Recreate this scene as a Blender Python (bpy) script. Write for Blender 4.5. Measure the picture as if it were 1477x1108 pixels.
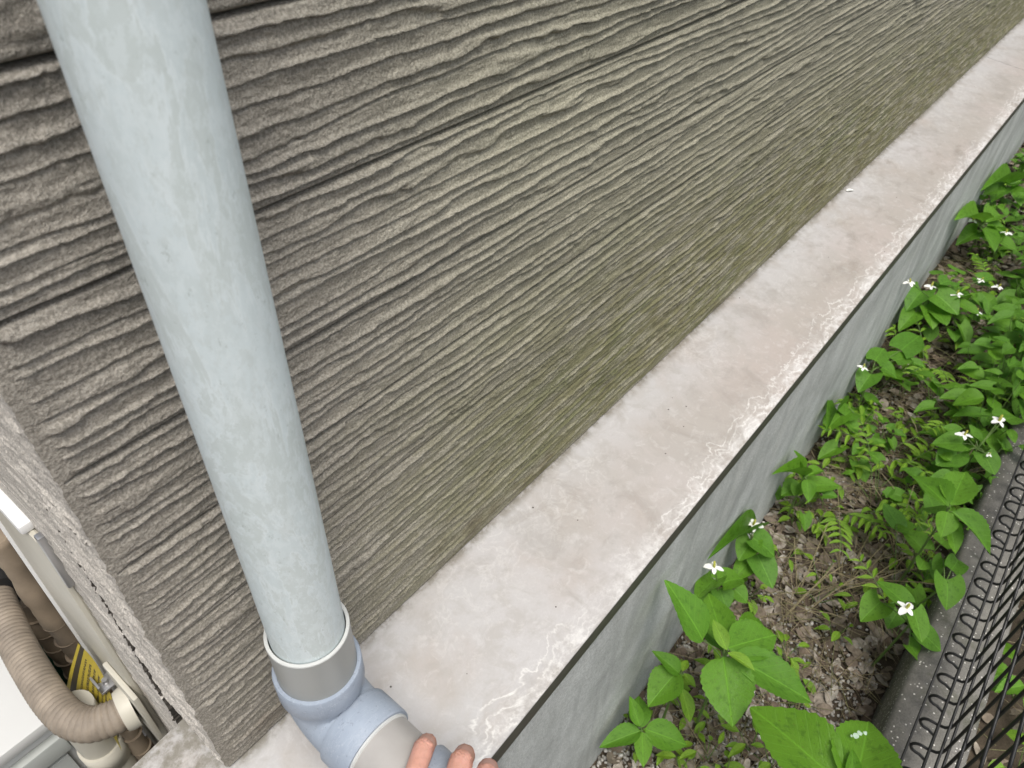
import bpy, bmesh, math, random
import numpy as np
from mathutils import Vector, Matrix, Quaternion

# ---------------------------------------------------------------- clear, camera, world, sun, exposure
for o in list(bpy.data.objects):
    bpy.data.objects.remove(o)
scene = bpy.context.scene
COL = scene.collection
random.seed(7)
RNG = np.random.default_rng(11)
rad = math.radians

cam_d = bpy.data.cameras.new('camera')
cam = bpy.data.objects.new('camera', cam_d)
COL.objects.link(cam)
right = Vector((0.62982, -0.77616, 0.03010))
down = Vector((-0.50041, -0.43509, -0.74853))
fwd = Vector((0.59407, 0.45637, -0.66242))
CAM = Vector((-0.070, -0.385, 1.39))
m = Matrix.Identity(4)
for i in range(3):
    m[i][0] = right[i]; m[i][1] = -down[i]; m[i][2] = -fwd[i]; m[i][3] = CAM[i]
cam.matrix_world = m
cam_d.sensor_width = 36.0
cam_d.lens = 26.013
cam_d.clip_start = 0.01
cam_d.clip_end = 500
cam_d.dof.use_dof = True
cam_d.dof.focus_distance = 0.74
cam_d.dof.aperture_fstop = 14.0
scene.camera = cam

SUN_EL, SUN_AZ = 68.0, -145.0     # degrees; azimuth clockwise from +Y (over -X and -Y)
world = bpy.data.worlds.new('World')
scene.world = world
world.use_nodes = True
wn = world.node_tree
sky = wn.nodes.new('ShaderNodeTexSky')
sky.sky_type = 'NISHITA'
sky.sun_disc = False
sky.sun_elevation = rad(SUN_EL)
sky.sun_rotation = rad(SUN_AZ)
sky.air_density = 1.0
sky.dust_density = 4.0
sky.ozone_density = 1.0
bg = wn.nodes['Background']
bg.inputs['Strength'].default_value = 0.11
hsv = wn.nodes.new('ShaderNodeHueSaturation')      # cloud cover: the sky's blue is washed out evenly
hsv.inputs['Saturation'].default_value = 0.45
wn.links.new(sky.outputs[0], hsv.inputs['Color'])
wn.links.new(hsv.outputs[0], bg.inputs['Color'])

sun_d = bpy.data.lights.new('sun', 'SUN')
sun_d.energy = 1.5
sun_d.angle = rad(28)
sun_d.color = (1.0, 0.96, 0.9)
sun = bpy.data.objects.new('sun', sun_d)
COL.objects.link(sun)
sd = Vector((math.cos(rad(SUN_EL)) * math.sin(rad(SUN_AZ)), math.cos(rad(SUN_EL)) * math.cos(rad(SUN_AZ)), math.sin(rad(SUN_EL))))
sun.rotation_euler = sd.to_track_quat('Z', 'Y').to_euler()
sun.location = sd * 6

scene.view_settings.view_transform = 'Standard'
scene.view_settings.look = 'None'
scene.view_settings.gamma = 1.0
scene.view_settings.use_curve_mapping = False
scene.view_settings.exposure = 0.68
scene.render.engine = 'CYCLES'

# ---------------------------------------------------------------- helpers
def new_obj(name, me, parent=None, mat=None):
    o = bpy.data.objects.new(name, me)
    COL.objects.link(o)
    if parent is not None:
        o.parent = parent
    if mat is not None and me is not None and not me.materials:
        me.materials.append(mat)
    return o

def empty(name, loc=(0, 0, 0)):
    o = bpy.data.objects.new(name, None)
    o.empty_display_size = 0.05
    o.location = loc
    COL.objects.link(o)
    return o

def tag(o, label=None, cat=None, group=None, kind=None):
    if label: o['label'] = label
    if cat: o['category'] = cat
    if group: o['group'] = group
    if kind: o['kind'] = kind
    return o

def mesh_np(name, V, F, smooth=True):
    """V (n,3), F (m,4) quads or list"""
    me = bpy.data.meshes.new(name)
    V = np.asarray(V, dtype=np.float32)
    if isinstance(F, np.ndarray):
        n, k = F.shape
        me.vertices.add(len(V)); me.vertices.foreach_set('co', V.ravel())
        me.loops.add(n * k); me.loops.foreach_set('vertex_index', F.astype(np.int32).ravel())
        me.polygons.add(n)
        me.polygons.foreach_set('loop_start', np.arange(0, n * k, k, dtype=np.int32))
        me.polygons.foreach_set('loop_total', np.full(n, k, dtype=np.int32))
        me.update(calc_edges=True); me.validate()
    else:
        me.from_pydata([tuple(v) for v in V], [], F); me.update()
    if smooth:
        me.polygons.foreach_set('use_smooth', np.ones(len(me.polygons), dtype=bool))
    return me

def grid_faces(nr, nc, flip=False):
    i = np.arange(nr - 1)[:, None] * nc + np.arange(nc - 1)[None, :]
    F = np.stack([i, i + 1, i + nc + 1, i + nc], -1).reshape(-1, 4)
    return F[:, ::-1] if flip else F

def tube_data(path, radii, seg=16, caps=True):
    """swept tube; path list of Vector, radii list or float"""
    pts = [Vector(p) for p in path]
    n = len(pts)
    if not hasattr(radii, '__len__'): radii = [radii] * n
    V, F = [], []
    t0 = (pts[1] - pts[0]).normalized()
    ref = Vector((0, 0, 1)) if abs(t0.z) < 0.9 else Vector((1, 0, 0))
    u = t0.cross(ref).normalized()
    prev = t0
    for i, p in enumerate(pts):
        t = ((pts[min(i + 1, n - 1)] - pts[max(i - 1, 0)])).normalized() if n > 1 else t0
        if t.length == 0: t = prev
        q = prev.rotation_difference(t)
        u = (q @ u); u = (u - t * u.dot(t)).normalized()
        v = t.cross(u)
        prev = t
        for k in range(seg):
            a = 2 * math.pi * k / seg
            V.append(p + (u * math.cos(a) + v * math.sin(a)) * radii[i])
    for i in range(n - 1):
        for k in range(seg):
            a = i * seg + k; b = i * seg + (k + 1) % seg
            F.append((a, b, b + seg, a + seg))
    if caps:
        F.append(tuple(range(seg))[::-1]); F.append(tuple(range((n - 1) * seg, n * seg)))
    return V, F

def tube(name, path, radii, mat, parent=None, seg=16, caps=True, smooth=True):
    V, F = tube_data(path, radii, seg, caps)
    me = bpy.data.meshes.new(name)
    me.from_pydata([tuple(v) for v in V], [], F); me.update()
    if smooth:
        for p in me.polygons: p.use_smooth = len(p.vertices) == 4
    return new_obj(name, me, parent, mat)

def profile_tube(name, axis_pts, radii, mat, parent, seg=64, loop=False):
    """lathe-like sweep along a straight line of stations (can double back for hollow sockets)"""
    V, F = [], []
    a = Vector(axis_pts[0]); d = None
    for p in axis_pts:
        if (Vector(p) - a).length > 1e-6: d = (Vector(p) - a).normalized(); break
    ref = Vector((0, 0, 1)) if abs(d.z) < .9 else Vector((1, 0, 0))
    u = d.cross(ref).normalized(); v = d.cross(u)
    for p, r in zip(axis_pts, radii):
        for k in range(seg):
            t = 2 * math.pi * k / seg
            V.append(Vector(p) + (u * math.cos(t) + v * math.sin(t)) * r)
    n = len(axis_pts)
    for i in range(n - 1 + (1 if loop else 0)):
        j = (i + 1) % n
        for k in range(seg):
            k2 = (k + 1) % seg
            F.append((i * seg + k, i * seg + k2, j * seg + k2, j * seg + k))
    me = bpy.data.meshes.new(name)
    me.from_pydata([tuple(x) for x in V], [], F)
    bm = bmesh.new(); bm.from_mesh(me); bmesh.ops.recalc_face_normals(bm, faces=bm.faces); bm.to_mesh(me); bm.free()
    for p in me.polygons: p.use_smooth = True
    me.set_sharp_from_angle(angle=rad(35))
    return new_obj(name, me, parent, mat)

def box_bm(bm, lo, hi, bevel=0.0):
    r = bmesh.ops.create_cube(bm, size=1.0)
    vs = r['verts']
    c = [(a + b) / 2 for a, b in zip(lo, hi)]; s = [b - a for a, b in zip(lo, hi)]
    for v in vs:
        v.co = Vector((c[0] + v.co.x * s[0], c[1] + v.co.y * s[1], c[2] + v.co.z * s[2]))
    if bevel:
        es = {e for v in vs for e in v.link_edges}
        bmesh.ops.bevel(bm, geom=list(es), offset=bevel, segments=2, affect='EDGES', profile=0.6)

def box(name, lo, hi, mat, parent=None, bevel=0.0):
    bm = bmesh.new(); box_bm(bm, lo, hi, bevel)
    me = bpy.data.meshes.new(name); bm.to_mesh(me); bm.free()
    if bevel:
        for p in me.polygons: p.use_smooth = True
        me.set_sharp_from_angle(angle=rad(40))
    return new_obj(name, me, parent, mat)

# numpy gradient noise
_G = RNG.normal(size=(256, 2)); _G /= np.linalg.norm(_G, axis=1)[:, None]
_P = np.concatenate([RNG.permutation(256)] * 3)
def pn(x, y):
    x, y = np.broadcast_arrays(np.asarray(x, float), np.asarray(y, float))
    xi = np.floor(x).astype(int); yi = np.floor(y).astype(int)
    xf = x - xi; yf = y - yi
    u = xf * xf * xf * (xf * (xf * 6 - 15) + 10); v = yf * yf * yf * (yf * (yf * 6 - 15) + 10)
    def g(ix, iy, fx, fy):
        h = _P[(_P[ix & 255] + iy) & 255]
        return _G[h, 0] * fx + _G[h, 1] * fy
    a = g(xi, yi, xf, yf); b = g(xi + 1, yi, xf - 1, yf)
    c = g(xi, yi + 1, xf, yf - 1); d = g(xi + 1, yi + 1, xf - 1, yf - 1)
    return 1.5 * ((a * (1 - u) + b * u) * (1 - v) + (c * (1 - u) + d * u) * v)
def sstep(a, b, x):
    t = np.clip((x - a) / (b - a), 0, 1); return t * t * (3 - 2 * t)

# ---------------------------------------------------------------- materials
class NT:
    def __init__(s, name):
        s.m = bpy.data.materials.new(name); s.m.use_nodes = True
        s.t = s.m.node_tree
        s.b = s.t.nodes['Principled BSDF']
        s.o = s.t.nodes['Material Output']
    def n(s, typ, **kw):
        nd = s.t.nodes.new('ShaderNode' + typ)
        for k, v in kw.items(): setattr(nd, k, v)
        return nd
    def l(s, a, b): s.t.links.new(a, b)
    def set(s, node, **kw):
        for k, v in kw.items():
            k = k.replace('_', ' ')
            if hasattr(v, 'is_output'): s.l(v, node.inputs[k])
            else: node.inputs[k].default_value = v
    def coord(s, scale=(1, 1, 1), kind='Object', loc=(0, 0, 0)):
        tc = s.n('TexCoord'); mp = s.n('Mapping')
        mp.inputs['Scale'].default_value = scale; mp.inputs['Location'].default_value = loc
        s.l(tc.outputs[kind], mp.inputs['Vector']); return mp.outputs[0]
    def noise(s, scale, vec=None, detail=4, rough=.55, dist=0.0):
        nd = s.n('TexNoise'); nd.inputs['Scale'].default_value = scale
        nd.inputs['Detail'].default_value = detail; nd.inputs['Roughness'].default_value = rough
        nd.inputs['Distortion'].default_value = dist
        if vec is not None: s.l(vec, nd.inputs['Vector'])
        return nd.outputs['Fac']
    def vor(s, scale, vec=None, feature='F1', out='Distance'):
        nd = s.n('TexVoronoi', feature=feature); nd.inputs['Scale'].default_value = scale
        if vec is not None: s.l(vec, nd.inputs['Vector'])
        return nd.outputs[out]
    def ramp(s, fac, stops):
        nd = s.n('ValToRGB'); r = nd.color_ramp
        while len(r.elements) > 1: r.elements.remove(r.elements[-1])
        r.elements[0].position = stops[0][0]; r.elements[0].color = col(stops[0][1])
        for p, c in stops[1:]:
            e = r.elements.new(p); e.color = col(c)
        s.l(fac, nd.inputs['Fac']); return nd.outputs['Color']
    def mix(s, fac, a, b, blend='MIX'):
        nd = s.n('Mix', data_type='RGBA', blend_type=blend)
        for v, k in ((fac, 0), (a, 6), (b, 7)):
            if hasattr(v, 'is_output'): s.l(v, nd.inputs[k])
            else: nd.inputs[k].default_value = v if k == 0 else col(v)
        return nd.outputs[2]
    def math(s, op, a, b=0.0, clamp=False):
        nd = s.n('Math', operation=op, use_clamp=clamp)
        for v, k in ((a, 0), (b, 1)):
            if hasattr(v, 'is_output'): s.l(v, nd.inputs[k])
            else: nd.inputs[k].default_value = v
        return nd.outputs[0]
    def mr(s, v, a, b, c=0.0, d=1.0):
        nd = s.n('MapRange', interpolation_type='SMOOTHSTEP')
        s.l(v, nd.inputs['Value'])
        for k, x in zip(('From Min', 'From Max', 'To Min', 'To Max'), (a, b, c, d)): nd.inputs[k].default_value = x
        return nd.outputs[0]
    def sep(s, vec):
        nd = s.n('SeparateXYZ'); s.l(vec, nd.inputs[0]); return nd.outputs
    def bump(s, h, strength=.4, dist=.001, normal=None):
        nd = s.n('Bump'); nd.inputs['Strength'].default_value = strength; nd.inputs['Distance'].default_value = dist
        s.l(h, nd.inputs['Height'])
        if normal is not None: s.l(normal, nd.inputs['Normal'])
        s.l(nd.outputs[0], s.b.inputs['Normal']); return nd.outputs[0]

def col(c):
    if isinstance(c, (int, float)): return (c, c, c, 1)
    return tuple(c) + (1,) if len(c) == 3 else tuple(c)

def simple(name, c, rough=.5, var=.25, scale=20, bump=.0, bscale=200, spec=.4, metal=0.0):
    t = NT(name)
    v = t.coord()
    f = t.noise(scale, v, 5)
    cc = t.mix(f, [x * (1 - var) for x in c], [min(1, x * (1 + var)) for x in c])
    t.set(t.b, Base_Color=cc, Roughness=rough, Metallic=metal, Specular_IOR_Level=spec)
    if bump: t.bump(t.noise(bscale, v, 3), bump, .001)
    return t.m

def m_siding(name, c, algae=True):
    t = NT(name)
    v = t.coord()
    vs = t.coord((1.0, 1.0, 3.5))
    big = t.noise(3.2, vs, 4, .6)
    c1 = t.mix(t.mr(big, .3, .7), [x * .82 for x in c], [x * 1.18 for x in c])
    streak = t.noise(26, t.coord((.6, 1, 5.0)), 5, .65)
    c1 = t.mix(t.mr(streak, .35, .72, 0, .45), c1, [x * y for x, y in zip(c, (1.35, 1.36, 1.38))])
    grit = t.noise(520, v, 3, .7)
    c1 = t.mix(t.mr(grit, .38, .64), t.mix(.36, c1, (.05, .042, .032)), t.mix(.22, c1, (.62, .58, .52)))
    if algae:
        s = t.sep(v)
        film = t.math('MULTIPLY', t.mr(s[0], .10, .45), t.mr(t.noise(2.2, t.coord((.7, 1, 1.3), loc=(2, 0, 7)), 5, .6), .25, .6, .35, .8))
        c1 = t.mix(t.math('MULTIPLY', film, .75), c1, [x * y for x, y in zip(c, (.93, 1.02, .78))], 'MIX') if False else t.mix(film, c1, t.mix(1.0, c1, (.95, .99, .84), 'MULTIPLY'))
        a1 = t.noise(7.0, t.coord((.8, 1, 1.8), loc=(3, 0, 1)), 9, .72, .4)
        a2 = t.noise(38, t.coord((.35, 1, 2.0)), 4, .7)
        low = t.mr(s[2], 1.10, .72)
        far = t.mr(s[0], -.15, .70)
        msk = t.math('MULTIPLY', t.math('MULTIPLY', low, far), t.mr(a1, .22, .46))
        msk = t.math('MULTIPLY', msk, t.mr(a2, .40, .56, .30, 1))
        c1 = t.mix(t.math('MULTIPLY', msk, .80), c1, t.mix(t.mr(a1, .45, .7), (.155, .148, .060), (.110, .124, .036)))
        # rusty-brown dirt just over the ledge, wandering
        b1 = t.noise(8, t.coord((1.0, 1, 1.5), loc=(9, 2, 4)), 9, .72)
        mb = t.math('MULTIPLY', t.mr(s[2], .86, .63), t.mr(b1, .50, .66, 0, .40))
        c1 = t.mix(mb, c1, (.085, .058, .034))
    t.set(t.b, Base_Color=c1, Roughness=.78, Specular_IOR_Level=.32)
    t.bump(t.math('ADD', t.noise(380, v, 4, .7), t.math('MULTIPLY', t.noise(130, v, 4, .65), 1.3)), .95, .0017)
    return t.m

def m_ledge():
    t = NT('ledge_paint')
    v = t.coord(); s = t.sep(v)
    base = t.mix(t.mr(t.noise(5, v, 4), .35, .65), (.42, .37, .335), (.38, .345, .305))
    # chalked, washed zone near the corner and along the wall (paint bleached by rain)
    ch = t.noise(7, v, 6, .62, .3)
    wallw = t.mr(s[1], -.14, -.005)
    nearw = t.mr(s[0], 1.0, .1)
    chm = t.math('MULTIPLY', t.math('MAXIMUM', t.math('MULTIPLY', wallw, .9), nearw), t.mr(ch, .25, .55))
    c1 = t.mix(t.math('MULTIPLY', chm, .85), base, (.50, .50, .502))
    # cloud blotches
    bl = t.noise(24, v, 6, .7, .5)
    c1 = t.mix(t.mr(bl, .46, .66, 0, .5), c1, (.36, .335, .305))
    bl2 = t.noise(60, t.coord(loc=(5, 1, 0)), 5, .7, .8)
    c1 = t.mix(t.mr(bl2, .52, .66, 0, .30), c1, (.60, .59, .57))
    # lime rings: contour lines of a noise, near the drip edge and in patches by the wall
    nz = t.noise(11, t.coord((1, 1.4, 1), loc=(2.3, .4, 0)), 5, .66, .35)
    line = t.math('SUBTRACT', 1.0, t.math('MULTIPLY', t.math('ABSOLUTE', t.math('SUBTRACT', nz, .5)), 55.0), clamp=True)
    nz2 = t.noise(30, t.coord((1, 1.2, 1), loc=(7.3, .4, 0)), 4, .6, .6)
    line2 = t.math('SUBTRACT', 1.0, t.math('MULTIPLY', t.math('ABSOLUTE', t.math('SUBTRACT', nz2, .5)), 26.0), clamp=True)
    lipw = t.mr(s[1], -.135, -.178)
    wig = t.math('ADD', s[1], t.math('MULTIPLY', t.math('SUBTRACT', t.noise(13, t.coord(loc=(3, 3, 0)), 5, .62, .6), .5), .085))
    patchx = t.mr(t.noise(3.2, t.coord((1, .2, 1), loc=(.35, 5, 0)), 2), .36, .46)
    for c_, k_ in ((-.158, 480.0), (-.171, 380.0), (-.181, 330.0)):
        ln_ = t.math('SUBTRACT', 1.0, t.math('MULTIPLY', t.math('ABSOLUTE', t.math('SUBTRACT', wig, c_)), k_), clamp=True)
        c1 = t.mix(t.math('MULTIPLY', t.math('MULTIPLY', ln_, patchx), t.mr(t.noise(45, t.coord(loc=(1, 9, 0)), 4, .7), .36, .54, .10, .85)), c1, (.72, .71, .68))
    c1 = t.mix(t.math('MULTIPLY', line, t.math('MULTIPLY', lipw, .25)), c1, (.70, .69, .66))
    patch = t.math('MULTIPLY', t.mr(t.noise(4, t.coord(loc=(1, 8, 0)), 2), .46, .58), t.mr(s[1], -.12, -.03))
    c1 = t.mix(t.math('MULTIPLY', line2, t.math('MULTIPLY', patch, .30)), c1, (.66, .65, .62))
    lipc = t.math('MULTIPLY', t.mr(s[1], -.155, -.184), t.mr(t.noise(38, v, 6, .75), .44, .60))
    c1 = t.mix(t.math('MULTIPLY', lipc, .65), c1, (.70, .69, .67))
    # dark algae clouding farther along
    dk = t.math('MULTIPLY', t.mr(t.noise(9, t.coord((.8, 1.5, 1), loc=(0, 3, 2)), 7, .75), .52, .72), t.mr(s[0], .30, 1.8))
    c1 = t.mix(t.math('MULTIPLY', dk, .65), c1, (.23, .195, .155))
    # specks
    sp = t.vor(75, v); sel = t.vor(75, v, out='Color')
    ss = t.sep(sel)
    sm = t.math('MULTIPLY', t.math('LESS_THAN', sp, .10), t.math('GREATER_THAN', ss[0], .955))
    c1 = t.mix(sm, c1, (.06, .05, .04))
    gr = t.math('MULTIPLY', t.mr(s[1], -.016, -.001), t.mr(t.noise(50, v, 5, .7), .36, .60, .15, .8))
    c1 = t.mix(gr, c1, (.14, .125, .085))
    cl2 = t.noise(13, t.coord((1, 1, 1), loc=(6, 2, 5)), 7, .68, .7)
    c1 = t.mix(t.math('MULTIPLY', t.mr(cl2, .50, .66, 0, .40), t.mr(s[0], .0, .45)), c1, (.27, .245, .215))
    fine = t.noise(420, v, 3, .7)
    c1 = t.mix(t.mr(fine, .35, .65, 0, .16), c1, (.36, .35, .33))
    t.set(t.b, Base_Color=c1, Roughness=t.mr(bl, .3, .7, .36, .55), Specular_IOR_Level=.45)
    t.bump(t.noise(60, v, 5), .12, .001)
    return t.m

def m_concrete(name, a, b, streak=True, speck=0.0):
    t = NT(name); v = t.coord()
    f = t.noise(8, t.coord((1.3, 1.3, .6)) if streak else v, 6, .65, .25)
    c1 = t.mix(t.mr(f, .3, .68), a, b)
    if streak:
        st = t.noise(7, t.coord((1.5, 1, .16), loc=(4, 0, 0)), 6, .62, .5)
        c1 = t.mix(t.mr(st, .52, .70, 0, .45), c1, [x * .62 for x in a])
        st2 = t.noise(9, t.coord((1.5, 1, .14), loc=(14, 0, 0)), 5, .6, .3)
        c1 = t.mix(t.mr(st2, .54, .66, 0, .5), c1, (.60, .61, .58))
    g = t.noise(330, v, 4, .75)
    c1 = t.mix(t.mr(g, .35, .66, .0, .55), c1, [x * .55 for x in a])
    if speck:
        stn = t.noise(14, t.coord(loc=(5, 3, 2)), 7, .72, .4)
        c1 = t.mix(t.mr(stn, .45, .66, 0, .5), c1, (.21, .20, .175))
        c1 = t.mix(t.mr(t.noise(10, t.coord(loc=(1, 1, 8)), 6, .7), .52, .68, 0, .6), c1, (.06, .065, .035))
        sp = t.vor(190, v); se = t.sep(t.vor(190, v, out='Color'))
        c1 = t.mix(t.math('MULTIPLY', t.math('LESS_THAN', sp, .28), t.math('GREATER_THAN', se[1], 1 - speck)), c1, (.62, .60, .55))
    t.set(t.b, Base_Color=c1, Roughness=.9, Specular_IOR_Level=.25)
    t.bump(t.math('ADD', g, t.math('MULTIPLY', t.noise(60, v, 4), 1.5)), .5, .0014)
    return t.m

def m_pipe():
    t = NT('weathered_vinyl'); v = t.coord()
    base = (.50, .58, .575)
    n1 = t.noise(13, t.coord((1.9, 1.9, .5), loc=(1, 0, 2)), 9, .66, .5)
    c1 = t.ramp(n1, [(.36, (.61, .705, .72)), (.43, (.585, .675, .685)), (.445, (.80, .88, .90)), (.465, (.50, .565, .53)), (.525, (.515, .58, .55)), (.54, (.81, .89, .91)), (.565, (.65, .745, .765)), (.65, (.67, .765, .785))])
    n2 = t.noise(60, t.coord((1.4, 1.4, .6)), 4, .7)
    c1 = t.mix(t.mr(n2, .45, .62, 0, .45), c1, (.46, .525, .50))
    n3 = t.noise(130, t.coord((1.2, 1.2, .7), loc=(3, 1, 0)), 5, .75)
    c1 = t.mix(t.mr(n3, .49, .56, 0, .55), c1, (.76, .84, .855))
    n4 = t.noise(85, t.coord((1.2, 1.2, .6), loc=(9, 4, 2)), 6, .78)
    c1 = t.mix(t.mr(n4, .52, .60, 0, .45), c1, (.44, .49, .45))
    ln = t.math('SUBTRACT', 1.0, t.math('MULTIPLY', t.math('ABSOLUTE', t.math('SUBTRACT', n1, .507)), 48.0), clamp=True)
    c1 = t.mix(t.math('MULTIPLY', ln, .15), c1, (.74, .81, .83))
    s = t.sep(v)
    cl = t.mr(s[2], 1.02, .90)
    c1 = t.mix(t.math('MULTIPLY', cl, .60), c1, (.60, .665, .665))
    gr = t.mr(t.noise(6, t.coord((2, 2, .3), loc=(8, 8, 0)), 4), .55, .72, 0, .25)
    c1 = t.mix(gr, c1, (.50, .57, .46))
    dk = t.noise(140, t.coord((1, 1, .6)), 4, .8)
    c1 = t.mix(t.mr(dk, .60, .72, 0, .45), c1, (.27, .32, .28))
    t.set(t.b, Base_Color=c1, Roughness=.55, Specular_IOR_Level=.3)
    t.bump(n2, .10, .0006)
    return t.m

def m_leaf(name, c, c2, veins=True):
    t = NT(name)
    tc = t.n('TexCoord'); info = t.n('ObjectInfo')
    v = tc.outputs['Object']; s = t.sep(v)
    nz = t.noise(6, v, 3)
    c1 = t.mix(nz, c, c2)
    c1 = t.mix(t.math('MULTIPLY', info.outputs['Random'], .55), c1, [x * y for x, y in zip(c2, (1.25, 1.15, .8))])
    if veins:
        ay = t.math('ABSOLUTE', s[1])
        ph = t.math('SUBTRACT', s[0], t.math('MULTIPLY', ay, .75))
        w = t.math('ABSOLUTE', t.math('SINE', t.math('MULTIPLY', ph, 24.0)))
        vein = t.math('SUBTRACT', 1.0, t.math('MULTIPLY', w, 5.0), clamp=True)
        mid = t.math('SUBTRACT', 1.0, t.math('MULTIPLY', ay, 40.0), clamp=True)
        vm = t.math('MAXIMUM', t.math('MULTIPLY', vein, .35), mid)
        c1 = t.mix(t.math('MULTIPLY', vm, .45), c1, [min(1, x * 1.9) for x in c2])
        cell = t.noise(34, v, 3, .6)
        t.bump(t.math('SUBTRACT', cell, t.math('MULTIPLY', vm, .9)), .35, .004)
    sp = t.noise(21, t.coord((1, 1, 1), loc=(2, 5, 1)), 5, .7, .3)
    c1 = t.mix(t.mr(sp, .62, .70, 0, .6), c1, (.17, .17, .045))
    ed = t.noise(9, t.coord(loc=(7, 1, 3)), 4, .6)
    c1 = t.mix(t.mr(ed, .52, .72, 0, .5), c1, [x * .55 for x in c])
    hole = t.noise(48, t.coord(loc=(1, 6, 2)), 2)
    c1 = t.mix(t.mr(hole, .70, .73, 0, .8), c1, (.09, .06, .03))
    t.set(t.b, Base_Color=c1, Roughness=t.mr(ed, .3, .7, .34, .55), Specular_IOR_Level=.4)
    tr = t.n('BsdfTranslucent'); t.l(c1, tr.inputs['Color'])
    mx = t.n('MixShader'); mx.inputs[0].default_value = .38
    t.l(t.b.outputs[0], mx.inputs[1]); t.l(tr.outputs[0], mx.inputs[2]); t.l(mx.outputs[0], t.o.inputs['Surface'])
    return t.m

def m_island(name, stops, rough=.85, nscale=90):
    t = NT(name); g = t.n('NewGeometry')
    c1 = t.ramp(g.outputs['Random Per Island'], stops)
    c1 = t.mix(t.mr(t.noise(nscale, t.coord(), 4, .7), .3, .7, 0, .5), c1, (.03, .024, .018))
    t.set(t.b, Base_Color=c1, Roughness=rough, Specular_IOR_Level=.25)
    return t.m

M = {}
M['siding'] = m_siding('siding_relief_paint', (.322, .296, .250))
M['siding_side'] = m_siding('side_siding_lit', (.57, .53, .47), algae=False)  # siding made paler: the side wall's stronger light put into its colour
M['gap'] = simple('joint_backing_shade', (.07, .062, .052), .85)  # dark backing; on side-board ends it stands in for shadow and dirt
M['ledge'] = m_ledge()
M['lip'] = simple('ledge_lip_dark', (.060, .058, .046), .5, .35, 60)  # lip in a tone darker than the ledge top
M['found'] = m_concrete('foundation_concrete', (.38, .395, .375), (.60, .62, .60))
M['curb'] = m_concrete('curb_concrete', (.13, .125, .112), (.25, .24, .215), streak=False, speck=.22)
M['pipe'] = m_pipe()
M['sleeve'] = simple('grey_vinyl', (.315, .325, .31), .36, .12, 8)
M['stub'] = simple('scuffed_grey_vinyl', (.37, .355, .335), .34, .22, 24, .08, 200)
M['rim'] = simple('white_cut_edge', (.52, .53, .51), .6, .15, 80)
def m_elbow():
    t = NT('blue_grey_vinyl'); v = t.coord()
    c1 = t.mix(t.mr(t.noise(22, v, 5, .6, .6), .35, .68), (.285, .33, .395), (.325, .375, .44))
    c1 = t.mix(t.mr(t.noise(70, t.coord((1, 1, 1), loc=(4, 2, 1)), 6, .75, .8), .54, .70, 0, .22), c1, (.50, .54, .58))
    sc = t.noise(40, t.coord((1, 6, 1), loc=(2, 2, 2)), 3, .6, 1.5)
    ln = t.math('SUBTRACT', 1.0, t.math('MULTIPLY', t.math('ABSOLUTE', t.math('SUBTRACT', sc, .42)), 90.0), clamp=True)
    c1 = t.mix(t.math('MULTIPLY', ln, .35), c1, (.60, .64, .68))
    c1 = t.mix(t.mr(t.noise(300, v, 3, .7), .60, .72, 0, .5), c1, (.16, .17, .18))
    t.set(t.b, Base_Color=c1, Roughness=t.mr(t.noise(30, v, 4), .3, .7, .4, .62), Specular_IOR_Level=.4)
    t.bump(t.noise(240, v, 3), .08, .0006)
    return t.m
M['elbow'] = m_elbow()
M['black'] = simple('black_coated_wire', (.012, .012, .012), .38, .2, 60)
M['soil'] = m_concrete('soil', (.060, .046, .032), (.105, .082, .058), streak=False)
M['leaf'] = m_leaf('broad_leaf', (.092, .245, .020), (.145, .335, .030))
M['heart'] = m_leaf('heart_leaf', (.082, .225, .022), (.140, .325, .032))
M['young'] = m_leaf('young_leaf', (.16, .33, .028), (.24, .43, .045))
M['stem'] = simple('green_stem', (.12, .20, .05), .6, .3, 40)
M['straw'] = m_island('dry_straw', [(0, (.46, .39, .24)), (.5, (.34, .28, .17)), (1, (.24, .26, .11))])
M['litter'] = m_island('dead_leaves', [(0, (.13, .095, .068)), (.3, (.20, .155, .118)), (.65, (.30, .25, .195)), (.88, (.44, .39, .33)), (1, (.56, .52, .46))])
M['gravel'] = m_island('gravel_stone', [(0, (.26, .25, .22)), (.5, (.46, .44, .40)), (1, (.70, .68, .63))])
M['petal'] = simple('white_bract', (.84, .85, .80), .55, .05, 10)
M['spike'] = simple('yellow_spike', (.45, .46, .08), .7, .3, 300)

# ================================================================ GROUND
def ground_z(x, y):
    x = np.asarray(x, float); y = np.asarray(y, float)
    z = .07 * sstep(1.3, 2.6, x) + .010 * pn(x * 6, y * 6) + .005 * pn(x * 19, y * 19)
    z = z - .06 * sstep(-.47, -.545, y) * sstep(1.15, .85, x)      # dark hollow beside the kerb
    near = (np.abs(x) < 12) & (np.abs(y) < 12)
    return np.where(near, z, .07 * (x > 1.3))
def spaced(lo, hi, c0, c1, d):
    core = np.arange(c0, c1 + 1e-6, d)
    lo_ = c0 - np.geomspace(d, c0 - lo, 26)[::-1]; hi_ = c1 + np.geomspace(d, hi - c1, 26)
    return np.concatenate([lo_, core, hi_])
gx = spaced(-120, 160, -.3, 4.6, .022); gy = spaced(-120, 120, -1.5, 0.05, .022)
GX, GY = np.meshgrid(gx, gy)
GZ = ground_z(GX, GY)
me = mesh_np('ground', np.stack([GX, GY, GZ], -1).reshape(-1, 3), grid_faces(len(gy), len(gx)))
tag(new_obj('ground', me, None, M['soil']), 'dark brown bare soil under the weeds and leaf litter', 'ground', kind='structure')

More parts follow.
